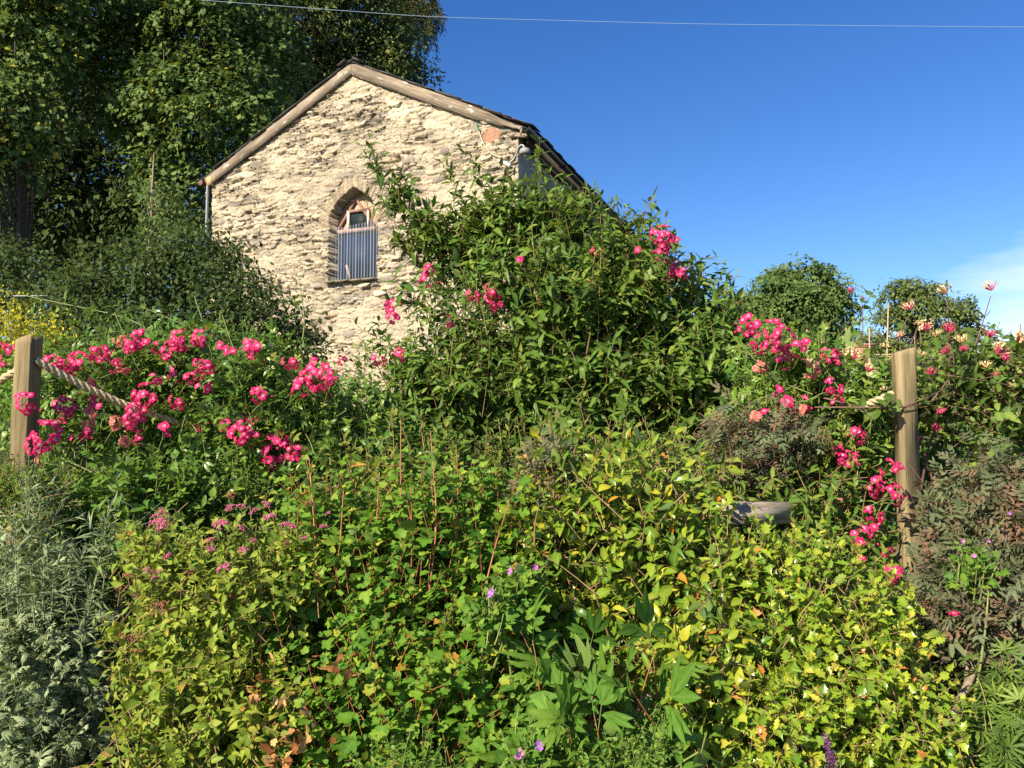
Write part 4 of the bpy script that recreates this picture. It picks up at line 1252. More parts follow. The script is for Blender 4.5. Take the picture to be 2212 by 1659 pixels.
# big shrub in the middle
big_shrub = plant('garden_shrub', 'tall dark green leafy shrub in the middle, in front of the stone barn', 'shrub',
                  [(1215, 735, 4.7, 250, 250, .75), (1170, 540, 4.8, 190, 130, .55), (1385, 665, 4.7, 155, 130, .6), (1010, 570, 4.65, 95, 70, .3), (1060, 820, 4.5, 200, 110, .5), (1490, 790, 4.6, 150, 150, .6),
                   (1300, 880, 4.4, 260, 120, .5), (1560, 730, 4.6, 70, 90, .35), (940, 880, 4.4, 150, 90, .4),
                   (925, 500, 4.5, 55, 50, .2), (1000, 490, 4.55, 65, 50, .2), (1110, 475, 4.6, 80, 50, .25), (862, 420, 4.45, 16, 34, .10), (1210, 480, 4.7, 55, 45, .2)],
                  2300, .27, 12, 'lance', .090, M['plum'], M['stem_brown'], 31, nb=30, br=.018,
                  sopt=dict(up=.75, out=.7, jit=.4, front=.72), lopt=dict(angle=60, grav=.3, face=.65, phyllo='opp', tipsize=.55),
                  tint=lambda rng, t, pos: np.clip(0.1 + 0.5 * rng.random(len(t)) + 0.35 * t ** 4, 0, 1), stem_r=.0024,
                  explicit=[[(1080, 640, 4.6), (880, 480, 4.5), (825, 390, 4.45), (778, 312, 4.4)], [(1050, 560, 4.6), (920, 470, 4.5), (850, 345, 4.5)], [(1080, 560, 4.6), (990, 420, 4.55), (962, 345, 4.5)],
                            [(1120, 520, 4.6), (1050, 420, 4.55), (1025, 340, 4.5)], [(1140, 520, 4.7), (1105, 420, 4.6), (1095, 362, 4.6)], [(1180, 520, 4.7), (1165, 420, 4.6), (1160, 342, 4.6)],
                            [(1220, 520, 4.7), (1215, 440, 4.7), (1205, 395, 4.7)], [(1330, 600, 4.7), (1310, 500, 4.7), (1298, 448, 4.7)], [(1390, 640, 4.5), (1405, 520, 4.4), (1410, 424, 4.35)], [(1420, 640, 4.5), (1425, 540, 4.4), (1438, 470, 4.35)], [(1395, 620, 4.5), (1390, 520, 4.4), (1385, 455, 4.4)], [(1390, 600, 4.6), (1370, 520, 4.6), (1350, 465, 4.6)],
                            [(1500, 760, 4.5), (1545, 650, 4.5), (1560, 585, 4.5)], [(1500, 760, 4.5), (1575, 650, 4.5), (1592, 588, 4.5)], [(1490, 700, 4.5), (1495, 630, 4.5), (1500, 590, 4.5)], [(1000, 640, 4.5), (900, 560, 4.5), (850, 500, 4.5)], [(960, 820, 4.4), (860, 760, 4.3), (790, 735, 4.3)],
                            [(1000, 740, 4.4), (920, 670, 4.3), (865, 625, 4.3)], [(1170, 780, 4.1), (1160, 640, 4.05), (1148, 480, 4.05)], [(1290, 760, 4.1), (1295, 640, 4.1), (1300, 500, 4.1)], [(950, 860, 4.3), (870, 820, 4.2), (800, 830, 4.2)]],
                  ex_m=46, ex_side=10)
roseM = plant('rambling_rose', 'rambling rose whose pink blooms poke through the tall central shrub', 'climbing rose',
              [(950, 650, 4.35, 70, 70, .2), (1040, 640, 4.2, 60, 50, .15), (1420, 560, 4.3, 35, 60, .15), (860, 760, 4.3, 80, 30, .2)], 45, .2, 6, 'rose7', .085, M['rose'], M['stem_green'], 41, nb=8, base=(-.1, 4.5),
              lopt=dict(angle=62, grav=.45, face=.9), tint=tint_soft)
add_clusters(roseM, [(1432, 512, 46), (1448, 532, 38), (1426, 551, 26), (1440, 552, 24), (1457, 582, 32), (1472, 592, 26), (1442, 596, 20), (925, 584, 24), (926, 603, 32), (1062, 628, 30), (1066, 650, 38), (1022, 638, 26), (845, 664, 30), (848, 686, 26), (968, 694, 20), (1296, 546, 22, 1), (1280, 540, 14), (1275, 610, 18, 1), (1378, 540, 16), (818, 778, 26), (866, 769, 22), (1122, 560, 16)], np.random.default_rng(3), 4.1)

# roses at the right post
roseR = plant('climbing_rose', 'climbing rose with pink trusses trailing down in front of the right post', 'climbing rose',
              [(1690, 800, 3.7, 110, 90, .25), (1770, 880, 3.7, 130, 110, .28), (1835, 1040, 3.75, 75, 140, .22), (1650, 880, 3.7, 90, 80, .25), (1880, 1200, 3.5, 60, 50, .2)], 330, .2, 8, 'rose7', .085, M['rose'], M['stem_green'], 51, nb=10,
              sopt=dict(up=.3, out=.6, jit=.6), lopt=dict(angle=62, grav=.45, face=.9), tint=lambda rng, t, pos: np.clip(.3 + .5 * rng.random(len(t)) + .25 * t ** 3, 0, 1),
              explicit=[[(1560, 980, 3.5), (1680, 985, 3.4), (1830, 1050, 3.35)]], ex_m=8, ex_side=2)
add_clusters(roseR, [(1615, 704, 43), (1671, 714, 40), (1688, 734, 47), (1641, 740, 37), (1665, 750, 30), (1731, 754, 37), (1791, 774, 43), (1696, 777, 37), (1641, 794, 30, 1), (1755, 800, 33, 1), (1801, 837, 37), (1678, 847, 20), (1808, 870, 20),
                     (1705, 874, 27), (1735, 870, 27), (1651, 889, 20), (1631, 904, 27, 1), (1725, 887, 30, 1), (1845, 930, 32), (1855, 945, 28), (1831, 994, 40), (1815, 976, 22), (1923, 1017, 40, 0, 3.15), (1885, 1050, 40), (1930, 1066, 44, 0, 3.12), (1813, 1080, 18),
                     (1886, 1112, 38, 0, 3.1), (1875, 1152, 36, 0, 3.05), (1851, 1156, 24, 0, 3.05), (1854, 1180, 24, 0, 3.02), (1911, 1188, 24, 0, 3.0), (1862, 1206, 18, 0, 3.0), (1925, 1246, 34, 0, 2.75), (1940, 1232, 22, 0, 2.75), (1822, 985, 28), (1895, 1062, 26)], np.random.default_rng(4), 3.38)

# ------------------------------------------------------------------ honeysuckle
honey = plant('honeysuckle', 'honeysuckle climbing round the right post with pink and cream flower heads', 'honeysuckle',
              [(2100, 840, 3.7, 110, 130, .3), (1970, 860, 3.95, 130, 100, .2), (2150, 940, 3.7, 90, 90, .3), (2180, 800, 3.6, 70, 80, .25), (1860, 840, 3.85, 80, 70, .2)], 400, .2, 9, 'round', .050, M['honeysuckle'], M['stem_purple'], 61, nb=14,
              sopt=dict(up=.5, out=.5, jit=.7), lopt=dict(angle=72, grav=.15, face=.9, phyllo='opp', tipsize=.5), stem_r=.0028, base=(2.15, 3.75),
              explicit=[[(1930, 900, 3.5), (1866, 800, 3.5), (1862, 640, 3.5)], [(2060, 850, 3.5), (2110, 740, 3.5), (2140, 640, 3.5)], [(1960, 850, 3.5), (1940, 720, 3.55), (1965, 680, 3.55)], [(1900, 880, 3.5), (1950, 790, 3.5), (1985, 700, 3.5)],
                        [(2050, 840, 3.5), (2050, 740, 3.5), (2046, 645, 3.5)], [(2010, 870, 3.5), (2065, 800, 3.5), (2050, 720, 3.5)], [(1760, 880, 3.3), (1890, 880, 3.2), (1960, 882, 3.17), (2030, 862, 3.25), (2060, 845, 3.4)],
                        [(1780, 860, 3.4), (1900, 890, 3.22), (1965, 878, 3.18), (2060, 830, 3.4)], [(2060, 890, 3.5), (2140, 930, 3.5), (2230, 970, 3.5)], [(2150, 900, 3.5), (2190, 800, 3.5), (2205, 700, 3.5)]], ex_m=14, ex_side=2)


def honey_head(n, seed, mats):
    """whorl of curved two-lipped trumpets, radius about 3.5 cm"""
    rng = np.random.default_rng(seed); g = Geo(); k8 = np.linspace(0, 1, 7)
    for i in range(n):
        a = i * 2 * math.pi / n + rng.normal(0, .15); el = rng.uniform(.25, 1.1)
        d = np.array([math.cos(a) * math.cos(el), math.sin(a) * math.cos(el), math.sin(el)])
        L = rng.uniform(.026, .038)
        pts = d * (k8[:, None] * L) + np.array([0, 0, 1.0]) * (.010 * k8 ** 2)[:, None]
        R = np.interp(k8, [0, .5, .85, 1], [.0012, .0020, .0034, .0028])
        V, Q = tubes(pts[None], R, 5); g.add(V, Q=Q, tint=np.repeat(np.interp(k8, [0, .6, 1], [.1, .45, .75]), 5) + rng.normal(0, .05))
        if rng.random() < .75:                # opened lips curling back
            tip = pts[-1]; e1, e2 = frame_from(d[None]); e1 = e1[0]; e2 = e2[0]
            for s in (1, -1):
                t5 = np.linspace(0, 1, 5); up = e2 * s
                c = tip + d * (.011 * np.sin(t5 * 2.2))[:, None] + up * (.012 * t5 ** 1.3)[:, None] - d * (.008 * t5 ** 2)[:, None]
                w = .0042 * np.sin(.4 + t5 * 2.2)
                V = np.concatenate([c - e1 * w[:, None], c + e1 * w[:, None]])
                g.add(V, Q=[[j, j + 1, 5 + j + 1, 5 + j] for j in range(4)], tint=.82 + .1 * rng.random())
            V, Q = tubes(np.array([tip, tip + d * .012 + [0, 0, .002], tip + d * .02])[None], np.full(3, .0006), 3); g.add(V, Q=Q, tint=.95)
    o = g.build('flower_head', mats, None, True); me = o.data; bpy.data.objects.remove(o); return me


HH = {'p': [honey_head(12, s, M['honey_petal']) for s in (1, 2, 3)], 'y': [honey_head(11, s, M['honey_yellow']) for s in (4, 5)], 'b': [honey_head(13, s, M['honey_bud']) for s in (6, 7)]}
rg = np.random.default_rng(6)
for (zx, zy, d, k) in [(1095, 405, 45, 'b'), (1170, 447, 25, 'b'), (1710, 410, 85, 'y'), (2000, 390, 85, 'p'), (1470, 515, 80, 'p'), (1575, 645, 95, 'p'), (1640, 690, 65, 'y'), (1725, 660, 80, 'b'), (1995, 695, 75, 'b'), (2175, 730, 95, 'p'), (2190, 690, 60, 'y'), (2040, 800, 110, 'p'), (1970, 890, 65, 'y'),
                     (2050, 950, 60, 'b'), (2160, 1010, 85, 'p'), (2145, 1070, 65, 'b'), (1615, 935, 65, 'b'), (1680, 1195, 60, 'b'), (1640, 1300, 55, 'b'), (1195, 915, 80, 'p'), (1090, 840, 110, 'p'), (810, 890, 95, 'y'), (1400, 850, 75, 'y'), (1720, 795, 65, 'b'), (1825, 785, 50, 'b'), (1325, 765, 65, 'y'),
                     (1310, 1040, 45, 'y'), (2060, 1060, 65, 'y'), (1570, 1210, 40, 'y'), (1550, 1360, 40, 'b'), (1540, 815, 55, 'y'), (1420, 690, 50, 'p'), (1810, 730, 80, 'y'), (2090, 850, 60, 'b')]:
    px, py = 1474.6 + zx / 3, 493.7 + zy / 3; Y = 3.42 + rg.uniform(-.08, .08)
    o = bpy.data.objects.new('flower_head', HH[k][int(rg.integers(len(HH[k])))]); COL.objects.link(o); o.parent = honey
    o.location = Vector(P(px, py + 4, Y)) - honey.location; s = (d / 3 * Y / F) / .062; o.scale = (s, s, s)
    o.rotation_euler = (rg.uniform(.0, .7), rg.normal(0, .3), rg.uniform(0, 6))

# ------------------------------------------------------------------ front row of shrubs
artem = plant('silver_wormwood', 'silvery grey wormwood with narrow leaves at the left edge', 'shrub',
              [(70, 1420, 3.0, 160, 180, .3), (50, 1280, 3.0, 110, 110, .25), (90, 1560, 2.9, 140, 130, .25), (-80, 1430, 3.0, 120, 220, .3)], 560, .28, 20, 'art', .066, M['artemisia'], M['stem_silver'], 71, nb=16, tint=lambda rng, t, pos: np.clip(.1 + .45 * rng.random(len(t)) + .45 * t ** 2, 0, .9),
              sopt=dict(up=.55, out=.65, jit=.4), lopt=dict(angle=52, grav=.35, face=.55, tipsize=.5), stem_r=.0018,
              explicit=[[(40, 1330, 2.6), (34, 1200, 2.6), (30, 1090, 2.6)], [(70, 1330, 2.6), (72, 1200, 2.6), (73, 1060, 2.6)], [(110, 1340, 2.6), (118, 1230, 2.6), (124, 1150, 2.6)], [(175, 1400, 2.6), (185, 1320, 2.6), (196, 1260, 2.6)], [(75, 1350, 2.6), (62, 1180, 2.6), (55, 1020, 2.6)], [(95, 1340, 2.6), (88, 1200, 2.6), (85, 1075, 2.6)], [(190, 1330, 2.6), (215, 1220, 2.6), (236, 1090, 2.6)], [(215, 1330, 2.6), (228, 1230, 2.6), (243, 1150, 2.6)],
                        [(140, 1340, 2.6), (150, 1260, 2.6), (157, 1195, 2.6)], [(20, 1350, 2.6), (10, 1260, 2.6), (14, 1190, 2.6)]], ex_m=210, ex_side=20, ex_leaf='linear', ex_size=.058, ex_lopt=dict(start=.0, angle=48, grav=.08, face=.3, tipsize=.6, jit=.2))

spirea = plant('spirea_bush', 'yellow-green spirea bush with flat pink flower heads at the lower left', 'shrub',
               [(470, 1370, 2.5, 190, 190, .3), (410, 1540, 2.35, 140, 140, .25), (580, 1250, 2.6, 190, 120, .3), (560, 1540, 2.35, 160, 150, .25), (370, 1200, 2.6, 100, 80, .2)], 860, .22, 13, 'ovate', .041, M['spirea'], M['stem_brown'], 81, nb=18,
               sopt=dict(up=.6, out=.65, jit=.4), lopt=dict(angle=62, grav=.2, face=.75), stem_r=.0022, tint=lambda rng, t, pos: np.clip(.1 + .65 * rng.random(len(t)) + .15 * t + (rng.random(len(t)) < .05) * .4, 0, 1))


def corymb(seed, mat):
    rng = np.random.default_rng(seed); g = Geo(); n = 120
    for k in range(n):
        q = math.sqrt(rng.random()); a = rng.uniform(0, 6.28)
        lump = .25 * math.sin(a * 3 + seed) * q
        c = np.array([q * math.cos(a), q * math.sin(a), .35 * (1 - q * q) + rng.normal(0, .08) + lump])
        r = rng.uniform(.06, .12)
        V = np.array([c + r * np.array(v) for v in ([1, 0, 0], [-1, 0, 0], [0, 1, 0], [0, -1, 0], [0, 0, 1], [0, 0, -1])])
        g.add(V, T=[[0, 2, 4], [2, 1, 4], [1, 3, 4], [3, 0, 4], [2, 0, 5], [1, 2, 5], [3, 1, 5], [0, 3, 5]], tint=rng.random())
    o = g.build('flower_head', mat, None); me = o.data; bpy.data.objects.remove(o); return me


CORY = [corymb(s, M['spirea_pink']) for s in (1, 2, 3)]; CORYB = [corymb(s, M['spirea_brown']) for s in (4, 5)]
for it in [(347, 1119, 46), (335, 1130, 30), (353, 1139, 34), (477, 1134, 40), (522, 1141, 22), (583, 1118, 32), (623, 1138, 38), (457, 1167, 20), (455, 1186, 24), (362, 1202, 22), (482, 1228, 34), (320, 1234, 24), (343, 1236, 20), (333, 1250, 20), (287, 1283, 20), (523, 1188, 22), (528, 1190, 18), (497, 1097, 24), (523, 1095, 24), (550, 1105, 26), (547, 1168, 16), (575, 1090, 24), (657, 1162, 16),
           (700, 1138, 20), (707, 1110, 16), (280, 1246, 30, 1), (257, 1272, 18, 1), (347, 1313, 42, 1), (270, 1370, 28, 1), (293, 1376, 32, 1), (413, 1240, 30, 1), (507, 1286, 26, 1), (300, 1408, 18, 1), (377, 1400, 22, 1), (403, 1393, 18, 1), (357, 1330, 20, 1), (535, 1262, 20, 1), (620, 1175, 20, 1), (665, 1090, 24, 1), (500, 1070, 26, 1)]:
    Y = 2.28 + rg.uniform(-.05, .1); src = CORYB if len(it) > 3 else CORY
    o = bpy.data.objects.new('flower_head', src[int(rg.integers(len(src)))]); COL.objects.link(o); o.parent = spirea
    o.location = Vector(P(it[0], it[1], Y)) - spirea.location; s = it[2] * Y / F / 2; o.scale = (s, s * .9, s); o.rotation_euler = (rg.uniform(.1, .7), rg.normal(0, .25), rg.uniform(0, 6))

currant = plant('currant_bush', 'currant bush with lobed green leaves and upright red stems in the lower middle', 'shrub',
                [(830, 1300, 2.7, 260, 170, .35), (900, 1480, 2.45, 230, 180, .3), (760, 1120, 2.85, 170, 110, .3), (1000, 1150, 2.85, 200, 130, .3), (720, 1560, 2.4, 160, 130, .25), (1080, 1300, 2.65, 130, 130, .25)], 1000, .24, 11, 'lobed', .046, M['currant'], M['stem_red'], 91, nb=26,
                sopt=dict(up=.8, out=.5, jit=.35), lopt=dict(angle=66, grav=.15, face=1.0, tipsize=.45, pet=.014), stem_r=.0022, br=.006,
                tint=lambda rng, t, pos: np.clip(.05 + .7 * rng.random(len(t)) + .15 * t ** 3 + (rng.random(len(t)) < .035) * .4, 0, 1),
                explicit=[[(865, 1280, 2.55), (865, 1100, 2.55), (866, 905, 2.6)], [(925, 1300, 2.5), (945, 1130, 2.5), (930, 930, 2.6)], [(985, 1180, 2.6), (990, 1050, 2.6), (985, 960, 2.6)], [(690, 1320, 2.5), (680, 1150, 2.5), (668, 990, 2.6)], [(800, 1300, 2.55), (812, 1150, 2.55), (820, 1020, 2.6)],
                          [(720, 1300, 2.5), (735, 1170, 2.5), (742, 1060, 2.55)], [(1050, 1260, 2.5), (1075, 1160, 2.5), (1100, 1090, 2.5)], [(885, 1330, 2.5), (890, 1190, 2.5), (888, 1050, 2.5)], [(650, 1300, 2.5), (640, 1180, 2.5), (645, 1090, 2.5)],
                          [(600, 1530, 2.3), (620, 1440, 2.3), (590, 1320, 2.3)], [(560, 1450, 2.3), (565, 1380, 2.3), (552, 1290, 2.3)]], ex_m=44, ex_side=4)
rngd = np.random.default_rng(19)


def withered(root, spots, seed, size=.026):
    """dry curled leaves on one plant, each a part of its own"""
    rng = np.random.default_rng(seed)
    for (px, py, Y, n, sp) in spots:
        for k in range(n):
            o = P(px, py, Y)[None] + rng.normal(0, 1, (1, 3)) * sp * Y / F
            ax = unit(rng.normal(size=(1, 3)) + [0, 0, -.8]); nn = unit(rng.normal(size=(1, 3)) + [0, -.7, .3])
            V, T, a, b = put_leaves(LF['lobed'], o, ax, nn, size * rng.uniform(.6, 1.2, 1), rng, 1.3)
            mk('withered_leaf', V, [T], M['dead'], root, {'tint': a, 'rib': b})


withered(currant, [(640, 1480, 2.18, 9, 22), (600, 1560, 2.15, 10, 22), (625, 1620, 2.12, 16, 22), (570, 1440, 2.2, 6, 18), (740, 1470, 2.2, 6, 16), (735, 1440, 2.2, 4, 12), (545, 1500, 2.15, 7, 12), (700, 1600, 2.15, 5, 15), (590, 1640, 2.1, 10, 18), (800, 1430, 2.3, 3, 10), (575, 1250, 2.4, 3, 10)], 5)
g = Geo(); V, Q = tubes(np.stack([resample([P(625, 1500, 2.2), P(660, 1540, 2.2), P(690, 1580, 2.2), P(705, 1640, 2.2)], 12)]), np.linspace(.006, .011, 12), 7); g.add(V, Q=Q)
V, Q = tubes(np.stack([resample([P(655, 1500, 2.25), P(672, 1545, 2.25), P(690, 1600, 2.25)], 12)]), np.linspace(.003, .005, 12), 6); g.add(V, Q=Q)
g.build('bare_branch', M['cut'], currant, True)

camellia = plant('camellia_bush', 'glossy yellow-green camellia bush right of the red-stemmed currant', 'shrub',
                 [(1330, 1080, 2.85, 230, 130, .35), (1230, 1180, 2.8, 170, 120, .3), (1440, 1250, 2.7, 160, 180, .3), (1500, 1450, 2.45, 130, 140, .25), (1330, 1330, 2.75, 140, 120, .25)], 720, .20, 9, 'camellia', .057, M['camellia'], M['stem_brown'], 101, nb=22,
                 sopt=dict(up=.4, out=.75, jit=.45), lopt=dict(angle=60, grav=.35, face=.7, tipsize=.8, pet=.006), smooth_leaf=True, stem_r=.003, br=.011,
                 tint=lambda rng, t, pos: np.clip(.55 * rng.random(len(t)) + .4 * t ** 2 * rng.random(len(t)) + .10 + (rng.random(len(t)) < .012) * .5, 0, 1))
osm = plant('spiny_osmanthus', 'spiny holly-like bush with bright yellow-green leaves at the lower right', 'shrub',
            [(1720, 1330, 2.6, 200, 170, .35), (1780, 1500, 2.45, 230, 160, .3), (1600, 1570, 2.3, 170, 120, .25), (1620, 1230, 2.7, 130, 100, .25), (1900, 1570, 2.4, 150, 110, .25), (1850, 1380, 2.6, 120, 110, .25)], 1100, .19, 11, 'holly', .042, M['osmanthus'], M['stem_brown'], 111, nb=22,
            sopt=dict(up=.7, out=.6, jit=.4), lopt=dict(angle=55, grav=.1, face=.7, phyllo='opp', tipsize=.75), stem_r=.0025, br=.010,
            tint=lambda rng, t, pos: np.clip(.45 * rng.random(len(t)) + .5 * t ** 2 * rng.random(len(t)) + .12 + (rng.random(len(t)) < .02) * .5, 0, 1))
g = Geo()
for pts, r in [([(1380, 1545, 2.3), (1385, 1505, 2.32), (1410, 1500, 2.32), (1480, 1510, 2.35)], .008), ([(1440, 1420, 2.4), (1447, 1480, 2.4), (1430, 1560, 2.4)], .007), ([(1430, 1430, 2.4), (1500, 1405, 2.4), (1530, 1415, 2.4)], .006), ([(1400, 1640, 2.3), (1420, 1560, 2.3), (1440, 1490, 2.35)], .008)]:
    V, Q = tubes(resample([P(*p) for p in pts], 12)[None], np.linspace(r, r * .6, 12), 7); g.add(V, Q=Q)
g.build('bare_branch', M['bark_pale'], camellia, True)
withered(camellia, [(1557, 1365, 2.4, 5, 8), (1560, 1360, 2.38, 4, 5), (1125, 983, 2.6, 4, 7), (1488, 1295, 2.45, 3, 6), (1640, 1320, 2.35, 4, 10), (1575, 1380, 2.36, 3, 5)], 6, .024)

peony = plant('peony', 'peony with large divided green leaves at the bottom centre', 'plant',
              [(1240, 1520, 2.1, 80, 70, .2), (1350, 1430, 2.15, 60, 50, .15), (1200, 1420, 2.3, 70, 60, .15), (1320, 1590, 2.1, 110, 60, .15)], 16, .16, 3, 'peony', .165, M['peony'], M['stem_red'], 121, nb=10, br=.006,
              sopt=dict(up=1.0, out=.5, jit=.25), lopt=dict(angle=50, grav=0, face=.6, tipsize=.9), smooth_leaf=True, stem_r=.003)
pl = plant('leafy_perennial', 'low leafy perennial of broad mid-green leaves under the peony', 'plant',
           [(1220, 1600, 2.15, 160, 60, .2), (1420, 1620, 2.1, 100, 50, .2), (1180, 1500, 2.4, 100, 80, .15)], 110, .14, 7, 'ovate', .07, M['bright'], M['stem_green'], 123, nb=6, lopt=dict(face=.9, angle=65))
weed = plant('chickweed_clump', 'clump of fine pale green weeds at the bottom beside the spiny bush', 'weed',
             [(1330, 1640, 1.95, 90, 40, .15), (1400, 1600, 2.0, 60, 50, .12), (890, 1640, 2.05, 120, 40, .15)], 160, .12, 12, 'ovate', .018, M['bright'], M['stem_green'], 125, nb=0, sopt=dict(up=1.0), stem_r=.0012)

glauR = plant('purple_leaved_rose', 'purple-grey leaved rose bush filling the right edge of the garden', 'shrub',
              [(2145, 1180, 2.9, 120, 160, .35), (2090, 1330, 2.8, 140, 120, .3), (2160, 1080, 2.9, 110, 110, .3), (2150, 1420, 2.8, 110, 110, .3), (1985, 1280, 2.95, 80, 60, .2)], 380, .24, 9, 'glauca7', .095, M['glauca'], M['stem_purple'], 131, nb=12, base=(1.5, 2.75),
              sopt=dict(up=.5, out=.6, jit=.5), lopt=dict(angle=60, grav=.3, face=.7), stem_r=.0025)
g = Geo()
for pts, r in [([(2015, 1650, 2.45), (2045, 1580, 2.47), (2070, 1520, 2.5), (2095, 1470, 2.55), (2108, 1440, 2.6), (2120, 1330, 2.7)], .015), ([(2085, 1500, 2.55), (2090, 1420, 2.6), (2070, 1350, 2.7)], .007), ([(1880, 1260, 2.7), (1950, 1290, 2.65), (1990, 1310, 2.65)], .004)]:
    V, Q = tubes(resample([P(*p) for p in pts], 16)[None], np.linspace(r, r * .6, 16), 8); g.add(V, Q=Q)
g.build('trunk', M['bark_pale'], glauR, True)
add_clusters(glauR, [(2061, 1326, 20)], np.random.default_rng(8), 2.5)
glauM = plant('purple_leaved_rose', 'smaller purple-grey leaved rose between the tall central shrub and the right post', 'shrub',
              [(1650, 930, 3.45, 110, 60, .25), (1580, 990, 3.4, 80, 70, .2)], 130, .2, 9, 'glauca7', .075, M['glauca'], M['stem_purple'], 141, nb=10,
              sopt=dict(up=.5, out=.6, jit=.5), lopt=dict(angle=60, grav=.3, face=.7), stem_r=.0025)
plant('purple_leaved_rose', 'single purple-leaved rose shoot rising out of the camellia bush', 'shrub',
      [(1170, 985, 2.75, 45, 55, .1), (1190, 1070, 2.75, 70, 50, .12)], 26, .2, 9, 'glauca7', .082, M['glauca'], M['stem_purple'], 145, nb=3, sopt=dict(up=.9), lopt=dict(angle=60, grav=.2, face=.7))
plant('palmate_plant', 'green plant with finger-like leaves at the lower right corner', 'plant',
      [(2160, 1560, 2.5, 90, 130, .25), (2120, 1640, 2.4, 90, 60, .2)], 90, .18, 7, 'palm', .085, M['honeysuckle'], M['stem_green'], 147, nb=5, sopt=dict(up=.8), lopt=dict(angle=65, grav=.2, face=.8))
# green plants under the left roses
plant('leafy_bush', 'bright green leafy bush below the roses and right of the left post', 'shrub',
      [(330, 1110, 3.4, 130, 110, .3), (230, 1160, 3.4, 150, 110, .3), (120, 1090, 3.6, 160, 80, .3), (330, 1040, 3.5, 130, 50, .2)], 420, .2, 10, 'ovate', .062, M['bright'], M['stem_green'], 151, nb=12,
      sopt=dict(up=.7), lopt=dict(angle=62, grav=.2, face=.8), tint=lambda rng, t, pos: np.clip(.7 * rng.random(len(t)) + .2 * t, 0, 1))
plant('hedge_filler', 'small-leaved green bush behind the wormwood at the left edge', 'shrub',
      [(60, 1130, 3.6, 130, 130, .3), (200, 1300, 3.4, 100, 110, .25), (20, 1060, 3.1, 80, 75, .10), (85, 1090, 3.08, 70, 90, .10)], 480, .18, 12, 'small', .03, M['bright'], M['stem_brown'], 153, nb=6, sopt=dict(up=.5), lopt=dict(angle=65))
plant('rose_underbush', 'dark green bush in shade between the left roses and the currant', 'shrub',
      [(560, 1060, 3.7, 170, 70, .3), (760, 960, 3.8, 170, 110, .3), (480, 1150, 3.6, 150, 100, .25), (280, 960, 4.1, 260, 100, .2), (750, 880, 4.2, 110, 90, .25)], 520, .22, 11, 'ovate', .052, M['rose'], M['stem_green'], 155, nb=12, sopt=dict(up=.5), lopt=dict(angle=62, face=.7))
plant('middle_bush', 'mid-green bush filling the gap under the tall central shrub', 'shrub',
      [(1200, 1000, 3.6, 320, 100, .35), (900, 1020, 3.6, 200, 110, .3), (1500, 1100, 3.4, 250, 120, .35), (1750, 1130, 3.3, 150, 110, .3), (1300, 1300, 3.3, 300, 180, .3), (1760, 1240, 3.3, 150, 120, .3), (1720, 1010, 3.6, 150, 110, .3)], 1000, .24, 11, 'lance', .068, M['plum'], M['stem_brown'], 157, nb=16,
      sopt=dict(up=.6), lopt=dict(angle=62, face=.7, phyllo='opp'))

# ------------------------------------------------------------------ shrubs behind the rope, by the barn
def pads(crowns, n, rng, rad, thick, leaves, shell=0.8, front=0.6, flat=0.5, down=0.0):
    """leaf sprays spread through crown volumes: centres, leaf positions, axes, normals"""
    w = np.array([np.prod(ell(c)[1]) ** .667 for c in crowns]); w /= w.sum()
    wh = rng.choice(len(crowns), n, p=w)
    C = np.array([ell(c)[0] for c in crowns])[wh]; R = np.array([ell(c)[1] for c in crowns])[wh]
    u = unit(rng.normal(size=(n, 3)) + [0, 0, .15]); f = rng.random(n) < front
    u[:, 1] = np.where(f, -np.abs(u[:, 1]), u[:, 1])
    r = np.where(rng.random(n) < shell, rng.uniform(.72, 1.04, n), rng.uniform(.2, .75, n))
    c = C + R * u * r[:, None]
    up = unit(u * (1 - flat) + np.array([0, 0, 1.0]) * flat + .25 * rng.normal(size=(n, 3)))
    e1, e2 = frame_from(up)
    s = rad * rng.uniform(.55, 1.3, n)
    k = leaves
    a = rng.uniform(0, 6.28, (n, k)); q = np.sqrt(rng.random((n, k))) * (1 + .5 * rng.random((n, k)))
    q = q * (1 + .35 * np.sin(a * 3 + rng.uniform(0, 6, (n, 1))))
    h = rng.normal(0, thick, (n, k)) - .35 * q * q * s[:, None] - down * q * s[:, None]
    pos = c[:, None] + s[:, None, None] * q[..., None] * (np.cos(a)[..., None] * e1[:, None] + np.sin(a)[..., None] * e2[:, None]) + h[..., None] * up[:, None]
    ax = unit(np.cos(a)[..., None] * e1[:, None] + np.sin(a)[..., None] * e2[:, None] + .6 * rng.normal(size=(n, k, 3)) - np.array([0, 0, .45]))
    nn = unit(.7 * up[:, None] + .30 * rng.normal(size=(n, k, 3)) + .75 * LIGHT)
    return c, pos.reshape(-1, 3), ax.reshape(-1, 3), nn.reshape(-1, 3)


